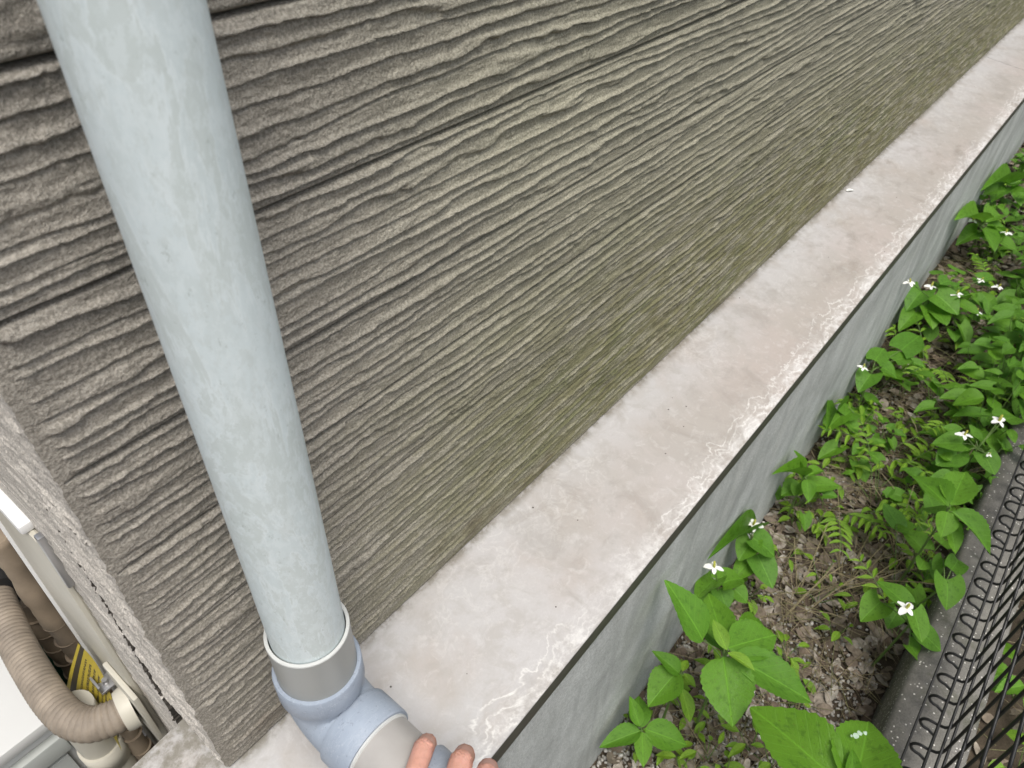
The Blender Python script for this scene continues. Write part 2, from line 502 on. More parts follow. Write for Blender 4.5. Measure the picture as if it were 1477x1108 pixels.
# ================================================================ HOUSE WALL
WZ = .618                       # bottom of the siding
JOINTS = [WZ, .744, .845, .949, 1.044, 1.157, 1.271, 1.385, 1.50]
house = empty('house_wall', (0, 0, 0))
tag(house, 'taupe wood-grain siding wall of a house with pale ledge over concrete foundation', 'wall')

def relief(a, z, seed, top, bot, plain_end=True):
    """a = run along the board, z = height (metres). Returns outward relief in metres."""
    X = a * 1000 + seed * 977.0; Z = z * 1000 + seed * 331.0
    warp = 5.5 * pn(X / 430, Z / 95) + 1.5 * pn(X / 120, Z / 32) + 1.0 * pn(X / 21, Z / 10) + .85 * pn(X / 8.5, Z / 6) + .4 * pn(X / 4.2, Z / 4)
    sp = 11.8
    phi = -(Z + warp) / sp + .62 * pn(X / 290 + 5, Z / 16) + .22 * pn(X / 60, Z / 8)
    k = np.floor(phi); t = phi - k
    amp = .35 + .80 * np.clip(.5 + .95 * pn(X / 150, k * 3.37 + .5), 0, 1)
    crest = .20 * t + .80 * sstep(.52, .87, t)
    cut = sstep(.885, .965, t)
    h1 = (crest * (1 - cut) - .5 * cut - .5 * (1 - sstep(.0, .20, t)) * (t < .5)) * amp
    phi2 = -(Z + .7 * warp) / 5.0 + .8 * pn(X / 90 + 9, Z / 8)
    k2 = np.floor(phi2); t2 = phi2 - k2
    msk = sstep(.0, .45, pn(X / 130 + 31, Z / 24))
    h2 = t2 * (1 - sstep(.8, .98, t2)) * np.clip(.5 + pn(X / 50, k2 * 2.1), 0, 1)
    # short cross cracks and torn spots
    tear = sstep(.32, .55, pn(X / 22 + 50, Z / 8)) * sstep(.05, .35, pn(X / 140 + 3, Z / 40))
    h3 = tear * pn(X / 7, Z / 4)
    h = 3.4 * h1 + 1.6 + 1.0 * msk * h2 + 1.5 * h3 + .75 * pn(X / 15, Z / 6) + .42 * pn(X / 5.5, Z / 3.2)
    e = np.minimum(top - z, z - bot) * 1000
    h = h * sstep(.8, 4.6, e) + 1.9 * (1 - sstep(.8, 4.6, e))
    h = h - 6.0 * sstep(1.5, .2, e)
    return h * .001

def front_x0(z):
    return -.0148 * (z - WZ)

xs = [0.0]
while xs[-1] < 7.5:
    xs.append(xs[-1] + .0026 + .0058 * xs[-1])
xs = np.array(xs)
for b in range(len(JOINTS) - 1):
    z0, z1 = JOINTS[b] + .0008, JOINTS[b + 1] - .0008
    nr = int((z1 - z0) / (.00105 if b < 6 else .003)) + 1
    zs = np.linspace(z0, z1, nr)
    A, Z = np.meshgrid(xs, zs)
    h = relief(A, Z, b + 1, z1, z0)
    endm = sstep(.003, .012, A)
    h = h * endm + .0016 * (1 - endm)
    if b == 0:                    # plain starter band over the ledge
        lm = sstep(WZ + .004, WZ + .016, Z)
        h = h * lm + (1 - lm) * (.0012 + .0006 * np.sin((Z - WZ) * 1000 * 1.7))
    XX = A + front_x0(Z) + .0005
    V = np.stack([XX, -h, Z], -1)
    bk0 = V[:1].copy(); bk0[..., 1] = .012
    bk1 = V[-1:].copy(); bk1[..., 1] = .012
    V = np.concatenate([bk0, V, bk1], 0)
    me = mesh_np('siding_board', V.reshape(-1, 3), grid_faces(V.shape[0], V.shape[1]))
    new_obj('siding_board', me, house, M['siding'])
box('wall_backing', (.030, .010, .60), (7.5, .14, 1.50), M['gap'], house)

# corner piece: scalloped return facing the passage, with a plain strip on the front
yz = np.linspace(0, .097, 44)
zc = np.linspace(WZ, 1.50, 760)
A, Z = np.meshgrid(yz, zc)
hs = np.zeros_like(A)
for b in range(len(JOINTS) - 1):
    mk = (Z >= JOINTS[b]) & (Z <= JOINTS[b + 1])
    hb = relief(A * 1.6 + 4.0, Z, b + 21, JOINTS[b + 1], JOINTS[b])
    hs = np.where(mk, hb, hs)
ker = np.ones(9) / 9
smo = np.apply_along_axis(lambda q: np.convolve(q, ker, mode='same'), 0, hs)
wy = sstep(.0, .012, A)
hs = .85 * (smo * (1 - wy) * 1.25 + hs * wy) + .0010
X0 = front_x0(Z)
V = np.stack([X0 - hs, A - .0012, Z], -1)
F1 = grid_faces(*A.shape, flip=True)
fr = V[:, 0:1].copy(); fr2 = fr.copy(); fr2[..., 0] = X0[:, 0:1] + .0006; fr2[..., 1] = -.0014
bk = V[:, -1:].copy(); bk[..., 0] += .03
V = np.concatenate([fr2, fr, V, bk], 1)
me = mesh_np('corner_board', V.reshape(-1, 3), grid_faces(V.shape[0], V.shape[1], flip=True), smooth=True)
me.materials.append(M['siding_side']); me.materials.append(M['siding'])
nc = V.shape[1] - 1
mi = np.zeros(len(me.polygons), dtype=np.int32); mi[0::nc] = 1
me.polygons.foreach_set('material_index', mi)
me.set_sharp_from_angle(angle=rad(50))
new_obj('corner_board', me, house)

# side wall boards beyond the open joint, running down below the ledge level
SJ = [.12, .26, .38, .50, .618] + JOINTS[1:]
for b in range(len(SJ) - 1):
    z0, z1 = SJ[b] + .0008, SJ[b + 1] - .0008
    yy = np.concatenate([np.linspace(0, .06, 26), np.linspace(.066, 3.2, 160)])
    zz = np.linspace(z0, z1, 70)
    A, Z = np.meshgrid(yy, zz)
    h = relief(A * 1.2 + 9, Z, b + 41, z1, z0) * .8
    start = .1125 + .0022 * pn(Z * 160, Z * 0 + 3.3) + .0012 * pn(Z * 420, Z * 0 + 7.3)
    V = np.stack([-h * .6 - .0044, A + start, Z], -1)
    bk = V[:, :1].copy(); bk[..., 0] = .005
    V = np.concatenate([bk, V], 1)
    me = mesh_np('side_siding_board', V.reshape(-1, 3), grid_faces(V.shape[0], V.shape[1], flip=True))
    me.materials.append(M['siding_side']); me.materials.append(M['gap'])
    mi = np.zeros(len(me.polygons), dtype=np.int32); mi[0::V.shape[1] - 1] = 1  # near end face coloured dark: the crack's shadow and dirt put into colour
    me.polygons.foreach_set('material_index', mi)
    me.set_sharp_from_angle(angle=rad(50))
    new_obj('side_siding_board', me, house)
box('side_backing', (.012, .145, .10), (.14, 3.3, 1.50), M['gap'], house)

# ledge flashing: sloped top, folded lip, hip at the corner
LW, LD, LIP = .187, .0215, .037
ZT = WZ - .004                   # top of the slope, at the wall
def ledge_mesh(name, x0, x1, corner):
    bm = bmesh.new()
    def row(x, y0, y1, n=9):
        out = []
        for i in range(n):
            f = i / (n - 1)
            y = y0 + (y1 - y0) * f
            out.append(bm.verts.new((x, y, ZT - LD * (-(y)) / LW + .0006 * math.sin(x * 5 + f * 3))))
        return out
    n = max(2, int((x1 - x0) / .04))
    cols = []
    for i in range(n + 1):
        x = x0 + (x1 - x0) * i / n
        r = row(x, .006, -LW + .0022)
        wob = .0008 * math.sin(x * 9) + .0005 * math.sin(x * 31)
        zl = ZT - LD + .0002
        r.append(bm.verts.new((x, -LW + .0006, zl - .0004)))
        cols.append(r)
    lipcols = []
    for i, r in enumerate(cols):
        x = r[0].co.x
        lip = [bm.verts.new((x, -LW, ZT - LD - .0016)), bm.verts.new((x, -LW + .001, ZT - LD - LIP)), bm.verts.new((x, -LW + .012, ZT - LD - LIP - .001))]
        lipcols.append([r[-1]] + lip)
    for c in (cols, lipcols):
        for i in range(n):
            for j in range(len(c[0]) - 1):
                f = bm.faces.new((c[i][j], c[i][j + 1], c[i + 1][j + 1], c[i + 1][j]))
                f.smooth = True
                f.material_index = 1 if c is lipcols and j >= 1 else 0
    if corner:
        yb = .078
        def v(x, y): 
            d = max(-y, -x, 0); return bm.verts.new((x, y, ZT - LD * d / LW))
        a = cols[0]
        c0 = v(0, 0.006); c1 = v(-LW, -LW); c2 = v(-LW, yb); c3 = v(0.004, yb)
        edge = [w for w in a[:-1]]
        # hip triangle on the front run
        bm.faces.new([c1] + [edge[-1]] + edge[:-1][::-1][:0] + [edge[0]])
        bm.faces.new((c1, edge[0], c3, c2))
        l1 = bm.verts.new((-LW, -LW, ZT - LD - LIP)); l2 = bm.verts.new((-LW, yb, ZT - LD - LIP))
        l3 = bm.verts.new((0, -LW, ZT - LD - LIP)); l4 = bm.verts.new((0.004, yb, ZT - LIP - LD))
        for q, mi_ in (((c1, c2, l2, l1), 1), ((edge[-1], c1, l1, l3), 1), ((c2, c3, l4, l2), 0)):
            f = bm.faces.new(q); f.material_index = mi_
    bmesh.ops.recalc_face_normals(bm, faces=bm.faces)
    me = bpy.data.meshes.new(name); bm.to_mesh(me); bm.free()
    me.materials.append(M['ledge']); me.materials.append(M['lip'])
    me.set_sharp_from_angle(angle=rad(40))
    return new_obj(name, me, house)
SEAM = 2.963
ledge_mesh('ledge_flashing', 0.0, SEAM - .001, True)
ledge_mesh('ledge_flashing', SEAM + .001, 6.0, False)
box('seam_backing', (SEAM - .02, -LW + .004, ZT - LD - .006), (SEAM + .02, .0, ZT - LD - .001), M['gap'], house)

# foundation (cast face with slightly uneven surface)
fx = np.concatenate([np.linspace(-.183, 3.2, 180), np.linspace(3.3, 7.5, 40)]); fz = np.linspace(-.12, WZ - .045, 60)
A, Z = np.meshgrid(fx, fz)
bul = .0035 * pn(A * 3.2, Z * 5) + .0015 * pn(A * 11, Z * 13) + .006 * sstep(.12, -.05, Z)
V = np.stack([A, -.181 - bul, Z], -1)
end = V[:, :1].copy(); end[..., 1] = .078; end[..., 0] = -.183
V = np.concatenate([end, V], 1)
bkr = V[:, -1:].copy(); bkr[..., 1] = .0
me = mesh_np('foundation', np.concatenate([V, bkr], 1).reshape(-1, 3), grid_faces(V.shape[0], V.shape[1] + 1))
me.set_sharp_from_angle(angle=rad(50))
new_obj('foundation', me, house, M['found'])
box('foundation_end', (-.182, .0765, -.1), (.012, .0785, WZ - .035), M['found'], house)
box('side_foundation', (-.004, .0795, -.1), (.11, 3.3, .118), M['found'], house)

# ================================================================ DOWNSPOUT
PX, PY = .082, -.0695
spout = empty('downspout', (PX, PY, .60))
tag(spout, 'weathered pale grey-green round downspout with blue-grey elbow in front of siding', 'downspout')
def P0(*p): return Vector(p) - Vector((PX, PY, .60))
# main pipe, slightly tilted joint: loose inside the sleeve
profile_tube('pipe', [P0(PX, PY, z) for z in (.80, .80, 1.0, 1.2, 2.6)], [.0265, .030, .030, .030, .030], M['pipe'], spout, 96)
ZS = .842
profile_tube('sleeve', [P0(PX, PY, z) for z in (.768, ZS - .001, ZS - .001, .77)], [.0338, .0338, .0310, .0310], M['sleeve'], spout, 96)
profile_tube('sleeve_rim', [P0(PX, PY, z) for z in (ZS - .0012, ZS, ZS, ZS - .0012)], [.0341, .0338, .0312, .0309], M['rim'], spout, 96, loop=True)
ZE = .786                       # top of elbow socket
ZA = .7155                      # axis height of the outlet run
RB = .0350
elbow = None
# body of the elbow: short-radius bend
cy = PY - .030; rb = .030
path = [P0(PX, PY, .764), P0(PX, PY, ZA + rb + .012)]
for i in range(13):
    a = math.pi / 2 * i / 12
    path.append(P0(PX, PY - rb + rb * math.cos(a), ZA + rb - rb * math.sin(a)))
path.append(P0(PX, PY - rb - .010, ZA)); path.append(P0(PX, PY - rb - .03, ZA))
elbow = tube('elbow', path, [.0345] * len(path), M['elbow'], spout, 72, caps=False)
profile_tube('socket', [P0(PX, PY, z) for z in (.757, .757, .7585, ZE - .0012, ZE, ZE, .765)], [.0345, .0372, .0378, .0378, .0371, .0340, .0340], M['elbow'], elbow, 96)
y0 = PY - .034
profile_tube('socket', [P0(PX, y, ZA) for y in (y0, y0, y0 - .0012, -.1345, -.1358, -.1358, -.11)], [.0345, .0370, .0376, .0376, .0370, .0342, .0342], M['elbow'], elbow, 96)
profile_tube('glue_bead', [P0(PX, y, ZA) for y in (-.1350, -.1375, -.1385, -.1350)], [.0345, .0345, .0328, .0326], M['rim'], spout, 96, loop=True)
profile_tube('outlet_pipe', [P0(PX, y, ZA) for y in (-.112, -.15, -.20)], [.0332, .0330, .0330], M['stub'], spout, 96)
# second elbow turning down
e2 = [P0(PX, -.186, ZA), P0(PX, -.205, ZA)]
for i in range(13):
    a = math.pi / 2 * i / 12
    e2.append(P0(PX, -.222 - .030 * math.sin(a), ZA - .030 + .030 * math.cos(a)))
e2.append(P0(PX, -.252, ZA - .06))
elb2 = tube('elbow', e2, [.0358] * len(e2), M['elbow'], spout, 64, caps=False)
profile_tube('socket', [P0(PX, y, ZA) for y in (-.181, -.181, -.1822, -.213, -.2142)], [.0335, .0366, .0374, .0374, .0358], M['elbow'], elb2, 96)
profile_tube('socket', [P0(PX, -.252, z) for z in (ZA - .052, ZA - .0525, ZA - .085, ZA - .085)], [.0355, .0375, .0375, .033], M['elbow'], elb2, 64)

# ================================================================ KERB AND MESH FENCE
kerb = empty('concrete_kerb', (1.2, -.62, -.1))
tag(kerb, 'dark speckled concrete kerb under the black mesh fence', 'kerb')
kx = [-.9, 2.2, 4.2, 6.4]
for i in range(3):
    n = int((kx[i + 1] - kx[i]) / .02)
    ax_ = np.linspace(kx[i] + .002, kx[i + 1] - .002, n)
    prof = np.array([(-.556, -.15), (-.557, .05), (-.557, .11), (-.559, .131), (-.566, .138), (-.59, .1395), (-.62, .140), (-.65, .1395), (-.676, .138), (-.683, .131), (-.685, .11), (-.686, -.15)])
    AA, Pq = np.meshgrid(ax_, np.arange(len(prof)))
    YY = prof[Pq, 0]; ZZ = prof[Pq, 1]
    nn = .0016 * pn(AA * 28, (YY + ZZ) * 40) + .0009 * pn(AA * 90, (YY + ZZ) * 110)
    V = np.stack([AA - 1.2, YY + nn + .62, ZZ + nn + .1], -1)
    me = mesh_np('kerb_block', V.reshape(-1, 3), grid_faces(len(prof), n, flip=True))
    new_obj('kerb_block', me, kerb, M['curb'])

fence = empty('mesh_fence', (1.2, -.631, .14))
tag(fence, 'black welded wire mesh fence with hooked lower ends standing on the kerb', 'fence')
def F0(x, y, z): return Vector((x - 1.2, y + .631, z - .14))
FY = -.631
wv = [F0(1.2, FY, 1.15), F0(1.2, FY, .6), F0(1.2, FY, .226), F0(1.2, FY + .001, .212), F0(1.2, FY + .007, .203)]
wv += [F0(1.2, FY + .018, .1995), F0(1.2, FY + .026, .199)]
for a in range(0, 215, 22):
    wv.append(F0(1.2, FY + .026 + .0125 * math.sin(rad(a)), .1865 + .0125 * math.cos(rad(a))))
wv += [F0(1.2, FY + .010, .168)]
V, Fc = tube_data(wv, .0025, 8)
vme = bpy.data.meshes.new('vertical_wire'); vme.from_pydata([tuple(v) for v in V], [], Fc); vme.update()
for p in vme.polygons: p.use_smooth = True
for i in range(96):
    x = .353 + .05 * i
    o = new_obj('vertical_wire', vme, fence, M['black'])
    o.location = (x - 1.2, 0, random.uniform(-.0006, .0006))
    o.rotation_euler.z = random.uniform(-.03, .03)
hz = [(FY + .0058, .226, .0022), (FY - .0040, .222, .0022), (FY + .0165, .2045, .0024), (FY + .0430, .1865, .0020), (FY + .0045, .333, .0024), (FY + .0045, .435, .0024), (FY + .0045, .535, .0024), (FY + .0045, .66, .0024), (FY + .0045, .79, .0024), (FY + .0045, .92, .0024), (FY + .0045, 1.05, .0024), (FY + .0045, 1.145, .0024)]
for y, z, r in hz:
    tube('horizontal_wire', [F0(.2, y, z), F0(5.3, y, z)], r, M['black'], fence, 8)
for x in (.3, 2.9, 5.2):
    new_p = tube('post', [F0(x, FY - .028, .10), F0(x, FY - .028, 1.2)], .017, M['black'], fence, 16)

# ================================================================ HAND
def m_skin():
    t = NT('skin'); v = t.coord()
    n = t.noise(28, v, 4)
    c1 = t.mix(t.mr(n, .35, .66), (.60, .32, .24), (.72, .39, .32))
    c1 = t.mix(t.mr(t.noise(260, v, 3), .45, .7, 0, .25), c1, (.42, .22, .16))
    t.set(t.b, Base_Color=c1, Roughness=.48, Specular_IOR_Level=.4, Subsurface_Weight=.12)
    t.b.inputs['Subsurface Radius'].default_value = (.008, .003, .0015)
    cr = t.noise(40, t.coord((1, 1, 1)), 4, .6, 1.2)
    t.bump(t.math('ADD', t.noise(520, v, 3), t.math('MULTIPLY', cr, 1.5)), .30, .0008)
    return t.m
M['skin'] = m_skin()
HB = Vector((.02, -.26, .74))
def capsule_chain(bm, pts, rads):
    pts = [Vector(p) - HB for p in pts]
    for i in range(len(pts) - 1):
        a, b = pts[i], pts[i + 1]; n = max(3, int((b - a).length / .0025))
        for k in range(n + 1):
            f = k / n
            bmesh.ops.create_icosphere(bm, subdivisions=2, radius=rads[i] + (rads[i + 1] - rads[i]) * f, matrix=Matrix.Translation(a.lerp(b, f)))
bm = bmesh.new()
wrist = (-.062, -.330, .770)
fing = {
 'little': [(-.045, -.305, .778), (.020, -.222, .788), (.070, -.1935, .7640), (.0965, -.1795, .7545), (.1065, -.1735, .738), (.1110, -.170, .722)],
 'ring':   [(-.045, -.315, .782), (.026, -.246, .796), (.080, -.2265, .7755), (.1060, -.2130, .7640), (.1175, -.2065, .745), (.1205, -.204, .727)],
 'middle': [(-.050, -.325, .782), (.030, -.270, .796), (.086, -.2500, .7790), (.1105, -.2360, .7640), (.1215, -.2290, .744), (.1235, -.226, .724)],
 'index':  [(-.055, -.335, .778), (.026, -.293, .788), (.080, -.2760, .7700), (.1040, -.2640, .7520), (.1130, -.2570, .732), (.1140, -.254, .714)],
}
rr = {'little': (.013, .0110, .0092, .0090, .0083, .0066), 'ring': (.014, .0118, .0104, .0099, .0090, .0072), 'middle': (.014, .0122, .0106, .0102, .0092, .0074), 'index': (.014, .0120, .0104, .0098, .0090, .0072)}
for k in fing: capsule_chain(bm, fing[k], rr[k])
capsule_chain(bm, [(-.045, -.325, .765), (-.005, -.325, .745), (.030, -.318, .712), (.055, -.310, .690), (.075, -.300, .676)], (.016, .0165, .0125, .0110, .0085))   # thumb under the elbow
capsule_chain(bm, [(.0, -.262, .782), (-.03, -.305, .775)], (.013, .016))
capsule_chain(bm, [(.005, -.285, .782), (-.03, -.320, .775)], (.013, .016))
capsule_chain(bm, [(-.045, -.318, .774), (-.062, -.338, .772), (-.13, -.44, .80), (-.20, -.56, .86)], (.021, .024, .030, .038))   # wrist and forearm
me = bpy.data.meshes.new('person'); bm.to_mesh(me); bm.free()
hand = new_obj('person', me, None, M['skin'])
hand.location = HB
rm = hand.modifiers.new('remesh', 'REMESH'); rm.mode = 'VOXEL'; rm.voxel_size = .0012; rm.use_smooth_shade = True
sm = hand.modifiers.new('smooth', 'SMOOTH'); sm.iterations = 6; sm.factor = .5
dg = bpy.context.evaluated_depsgraph_get()
me2 = bpy.data.meshes.new_from_object(hand.evaluated_get(dg))
hand.modifiers.clear(); hand.data = me2
# skin folds over the finger joints
nv_ = len(me2.vertices)
co = np.empty(nv_ * 3, np.float32); me2.vertices.foreach_get('co', co); co = co.reshape(-1, 3)
no = np.empty(nv_ * 3, np.float32); me2.vertices.foreach_get('normal', no); no = no.reshape(-1, 3)
dsp = np.zeros(nv_)
for k in fing:
    for ji in (2, 3, 4):
        J = np.array(Vector(fing[k][ji]) - HB); dv = (Vector(fing[k][ji + 1]) - Vector(fing[k][ji - 1])).normalized()
        rel = co - J; s_ = rel @ np.array(dv); rad_ = np.linalg.norm(rel - s_[:, None] * np.array(dv), axis=1)
        ok = rad_ < rr[k][ji] * 1.35
        wv_ = s_ + .0012 * np.sin(rel[:, 1] * 900)
        dsp += ok * (-.0008 * np.exp(-(s_ / .005) ** 2) * (1 + np.cos(wv_ * 2 * np.pi / .0026)) + .0006 * np.exp(-(s_ / .008) ** 2))
me2.vertices.foreach_set('co', (co + no * dsp[:, None]).astype(np.float32).ravel()); me2.update()
for p in me2.polygons: p.use_smooth = True
tag(hand, 'bare hand and forearm gripping the blue-grey drain elbow, fingers over its top', 'hand')

# ================================================================ PASSAGE AROUND THE CORNER: duct, hose, pipes, outdoor unit
M['duct'] = simple('beige_duct', (.50, .475, .40), .45, .18, 12, .06, 200)
M['duct_white'] = simple('white_duct_edge', (.78, .78, .77), .4, .06, 30)
M['hose'] = simple('beige_hose', (.25, .21, .165), .6, .6, 40, .15, 260)
M['tape'] = simple('brown_tape', (.24, .19, .135), .8, .5, 24, .35, 150)
M['metal'] = simple('galvanised_metal', (.45, .45, .45), .32, .2, 40, metal=.8)
M['unit'] = simple('white_enamel', (.60, .605, .59), .35, .05, 10)
M['unit_grey'] = simple('grey_recess', (.42, .44, .42), .5, .15, 20)
M['green'] = simple('green_plastic', (.012, .09, .055), .4, .2, 20)
M['black_rubber'] = simple('black_rubber', (.02, .02, .02), .5, .2, 20)

duct = empty('pipe_cover', (-.012, .27, .10))
tag(duct, 'beige pipe cover duct running down the side wall with flange for the hose', 'pipe cover')
def D0(*p): return Vector(p) - Vector((-.012, .27, .10))
def cbox(name, lo, hi, mat, parent, org, bevel=.0):
    return box(name, [a - b for a, b in zip(lo, org)], [a - b for a, b in zip(hi, org)], mat, parent, bevel)
DO = (-.012, .27, .10)
cbox('cover', (-.0135, .215, .10), (-.0045, .405, .800), M['duct'], duct, DO, .006)
cbox('edge_strip', (-.0165, .4055, .10), (-.004, .414, .79), M['duct_white'], duct, DO, .001)
cbox('cap', (-.0175, .235, .8005), (-.0045, .420, .812), M['duct_white'], duct, DO, .003)
cbox('clip', (-.0125, .205, .735), (-.0045, .2145, .815), M['metal'], duct, DO, .002)
cbox('flange', (-.0205, .196, .405), (-.0138, .268, .520), M['duct'], duct, DO, .0025)
# hose socket ring
profile_tube('collar', [D0(-.019, .232, .46), D0(-.028, .234, .46), D0(-.034, .235, .46), D0(-.034, .235, .46)], [.028, .028, .026, .021], M['duct'], duct, 40)

hose = empty('flexible_hose', (-.08, .30, .50))
tag(hose, 'dirty beige ribbed flexible hose bending into the duct beside the wall corner', 'hose')
ctrl = [(-.030, .233, .46), (-.046, .237, .46), (-.066, .250, .46), (-.078, .275, .46), (-.081, .308, .46), (-.080, .345, .46), (-.075, .407, .46), (-.068, .457, .46), (-.056, .530, .46)]
def crom(pts, n):
    pts = [Vector(p) for p in pts]; out = []
    P_ = [pts[0] * 2 - pts[1]] + pts + [pts[-1] * 2 - pts[-2]]
    for i in range(1, len(P_) - 2):
        for k in range(n):
            t = k / n
            a, b, c, d = P_[i - 1], P_[i], P_[i + 1], P_[i + 2]
            out.append(.5 * ((2 * b) + (c - a) * t + (2 * a - 5 * b + 4 * c - d) * t * t + (3 * b - a - 3 * c + d) * t ** 3))
    out.append(P_[-2]); return out
dense = crom(ctrl, 40)
# resample by length
L = [0]
for a, b in zip(dense, dense[1:]): L.append(L[-1] + (b - a).length)
N = 520
hp, hr = [], []
for i in range(N):
    s_ = L[-1] * i / (N - 1)
    j = min(int(np.searchsorted(L, s_, side='right')) - 1, len(dense) - 2)
    f_ = (s_ - L[j]) / max(1e-9, L[j + 1] - L[j])
    hp.append(dense[j].lerp(dense[j + 1], f_) - Vector((-.08, .30, .50)))
    ph = (s_ / .0068) % 1
    hr.append(.0200 + .0015 * (abs(math.sin(math.pi * ph)) ** .7))
tube('ribbed_tube', hp, hr, M['hose'], hose, 40)
tube('end_cuff', [Vector(p) - Vector((-.08, .30, .50)) for p in ((-.0585, .515, .46), (-.050, .575, .459))], .034, M['black_rubber'], hose, 32)

def vpipe(name, label, cat, x, y, z0, z1, r, mat, lump=0.0, group=None):
    o = empty(name, (x, y, z0))
    n = int((z1 - z0) / .012)
    pts = [Vector((lump * .6 * math.sin(i * .33 + x * 90), lump * .5 * math.cos(i * .27), (z1 - z0) * i / n)) for i in range(n + 1)]
    rr_ = [r + lump * .35 * math.sin(i * 1.1) + lump * .2 * math.sin(i * 2.7) for i in range(n + 1)]
    tube('pipe_body', pts, rr_, mat, o, 24)
    tag(o, label, cat, group)
    return o
vp = vpipe('drain_pipe', 'smooth beige vertical drain pipe standing beneath the ribbed hose', 'pipe', -.0690, .310, -.02, .425, .025, M['duct'])
for z_ in (.02, .30):
    tube('coupling', [(0, 0, z_), (0, 0, z_ + .045)], .0285, M['duct'], vp, 24)
for nm, x_, y_, r_, lb in (('wrapped_pipe', -.022, .470, .015, 'brown tape-wrapped insulated pipe rising close to the side wall'),
                       ('wrapped_pipe', -.030, .585, .019, 'brown tape-wrapped insulated pipe rising behind the ribbed hose'),
                       ('wrapped_pipe', -.034, .296, .012, 'short brown tape-wrapped pipe standing under the hose beside the duct')):
    w = vpipe(nm, lb, 'pipe', x_, y_, -.02, .86 if r_ > .018 else (.60 if r_ > .014 else .34), r_, M['tape'], .003)
    for i_ in range(9):
        tube('tape_edge', [(.0, 0, .06 + i_ * .045), (.0, 0, .0618 + i_ * .045)], r_ + .0021, M['tape'], w, 20)
gp = vpipe('green_tube', 'dark green plastic tube standing in the shade behind the wrapped pipes', 'tube', -.040, .66, -.02, .50, .030, M['green'])
tube('tube_cap', [(0, 0, .58), (0, 0, .60)], .034, M['green'], gp, 24)

# metal bracket beside the duct
br = empty('metal_bracket', (-.022, .315, .42))
tag(br, 'small galvanised metal bracket clamped beside the duct under the hose', 'bracket')
cbox('plate', (-.036, .300, .420), (-.0138, .324, .424), M['metal'], br, (-.022, .315, .42), .0006)
cbox('flange', (-.036, .3002, .4242), (-.033, .3238, .438), M['metal'], br, (-.022, .315, .42), .0006)
tube('bolt', [(-.002, -.004, .004), (-.002, -.004, .012)], .004, M['metal'], br, 6)

# yellow warning sheet, curled
def m_label():
    t = NT('yellow_warning_print'); v = t.coord(kind='UV'); s = t.sep(v)
    base = t.mix(t.noise(14, v, 4), (.36, .29, .03), (.25, .19, .025))
    band = t.math('MULTIPLY', t.math('GREATER_THAN', s[1], .86), t.math('LESS_THAN', s[1], .95))
    rows = t.math('GREATER_THAN', t.math('SINE', t.math('MULTIPLY', s[1], 58.0)), .1)
    bw = t.noise(1.0, t.coord((70, 9, 1), 'UV'), 2, .8)
    tx = t.math('MULTIPLY', t.math('MULTIPLY', rows, t.math('GREATER_THAN', bw, .47)), t.math('LESS_THAN', s[1], .80))
    tx = t.math('MULTIPLY', tx, t.math('MULTIPLY', t.math('GREATER_THAN', s[0], .10), t.math('LESS_THAN', s[0], .88)))
    c1 = t.mix(t.math('MAXIMUM', band, tx), base, (.035, .028, .015))
    t.set(t.b, Base_Color=c1, Roughness=.5); return t.m
M['label'] = m_label()
A0 = Vector((-.045, .33, .41))
LA, LB, LC, LD_ = Vector((-.022, .352, .475)), Vector((-.062, .348, .415)), Vector((-.056, .268, .335)), Vector((-.030, .296, .405))
nu, nv = 12, 16
bm = bmesh.new(); uvl = bm.loops.layers.uv.new('UVMap'); gv = []
for layer in (0, 1):
    g = []
    for j in range(nv + 1):
        r_ = []
        for i in range(nu + 1):
            u = i / nu; w = j / nv
            p = LB.lerp(LA, u) * w + LC.lerp(LD_, u) * (1 - w) - A0
            p += Vector((-.004, -.006, .004)) * math.sin(math.pi * u) + Vector((.006, .004, 0)) * math.sin(math.pi * w)
            r_.append(bm.verts.new(p + Vector((0, .0006, -.0003)) * layer))
        g.append(r_)
    gv.append(g)
for layer, g in enumerate(gv):
    for j in range(nv):
        for i in range(nu):
            q = [g[j][i], g[j][i + 1], g[j + 1][i + 1], g[j + 1][i]]
            uv = [(i / nu, j / nv), ((i + 1) / nu, j / nv), ((i + 1) / nu, (j + 1) / nv), (i / nu, (j + 1) / nv)]
            if layer: q = q[::-1]; uv = uv[::-1]
            f = bm.faces.new(q); f.smooth = True
            for lp, c_ in zip(f.loops, uv): lp[uvl].uv = c_
me = bpy.data.meshes.new('warning_label'); bm.to_mesh(me); bm.free()
o = new_obj('warning_label', me, None, M['label']); o.location = A0
tag(o, 'curled yellow warning label with black print hanging behind the ribbed hose', 'label')

unit = empty('outdoor_unit', (-.45, .44, 0))
tag(unit, 'white outdoor air conditioner unit standing below the ribbed hose', 'outdoor unit')
UO = (-.45, .44, 0)
cbox('casing', (-.86, .360, .05), (-.090, .645, .365), M['unit'], unit, UO, .010)
cbox('top_panel', (-.868, .346, .3655), (-.084, .658, .388), M['unit'], unit, UO, .006)
cbox('front_ledge', (-.85, .345, .300), (-.096, .3595, .340), M['unit_grey'], unit, UO, .004)
cbox('access_panel', (-.175, .352, .10), (-.105, .3595, .285), M['unit_grey'], unit, UO, .003)
cbox('panel_frame', (-.30, .355, .08), (-.19, .3595, .29), M['unit_grey'], unit, UO, .003)
for x_ in (-.80, -.14):
    cbox('foot', (x_, .38, -.02), (x_ + .05, .63, .0495), M['black_rubber'], unit, UO, .004)

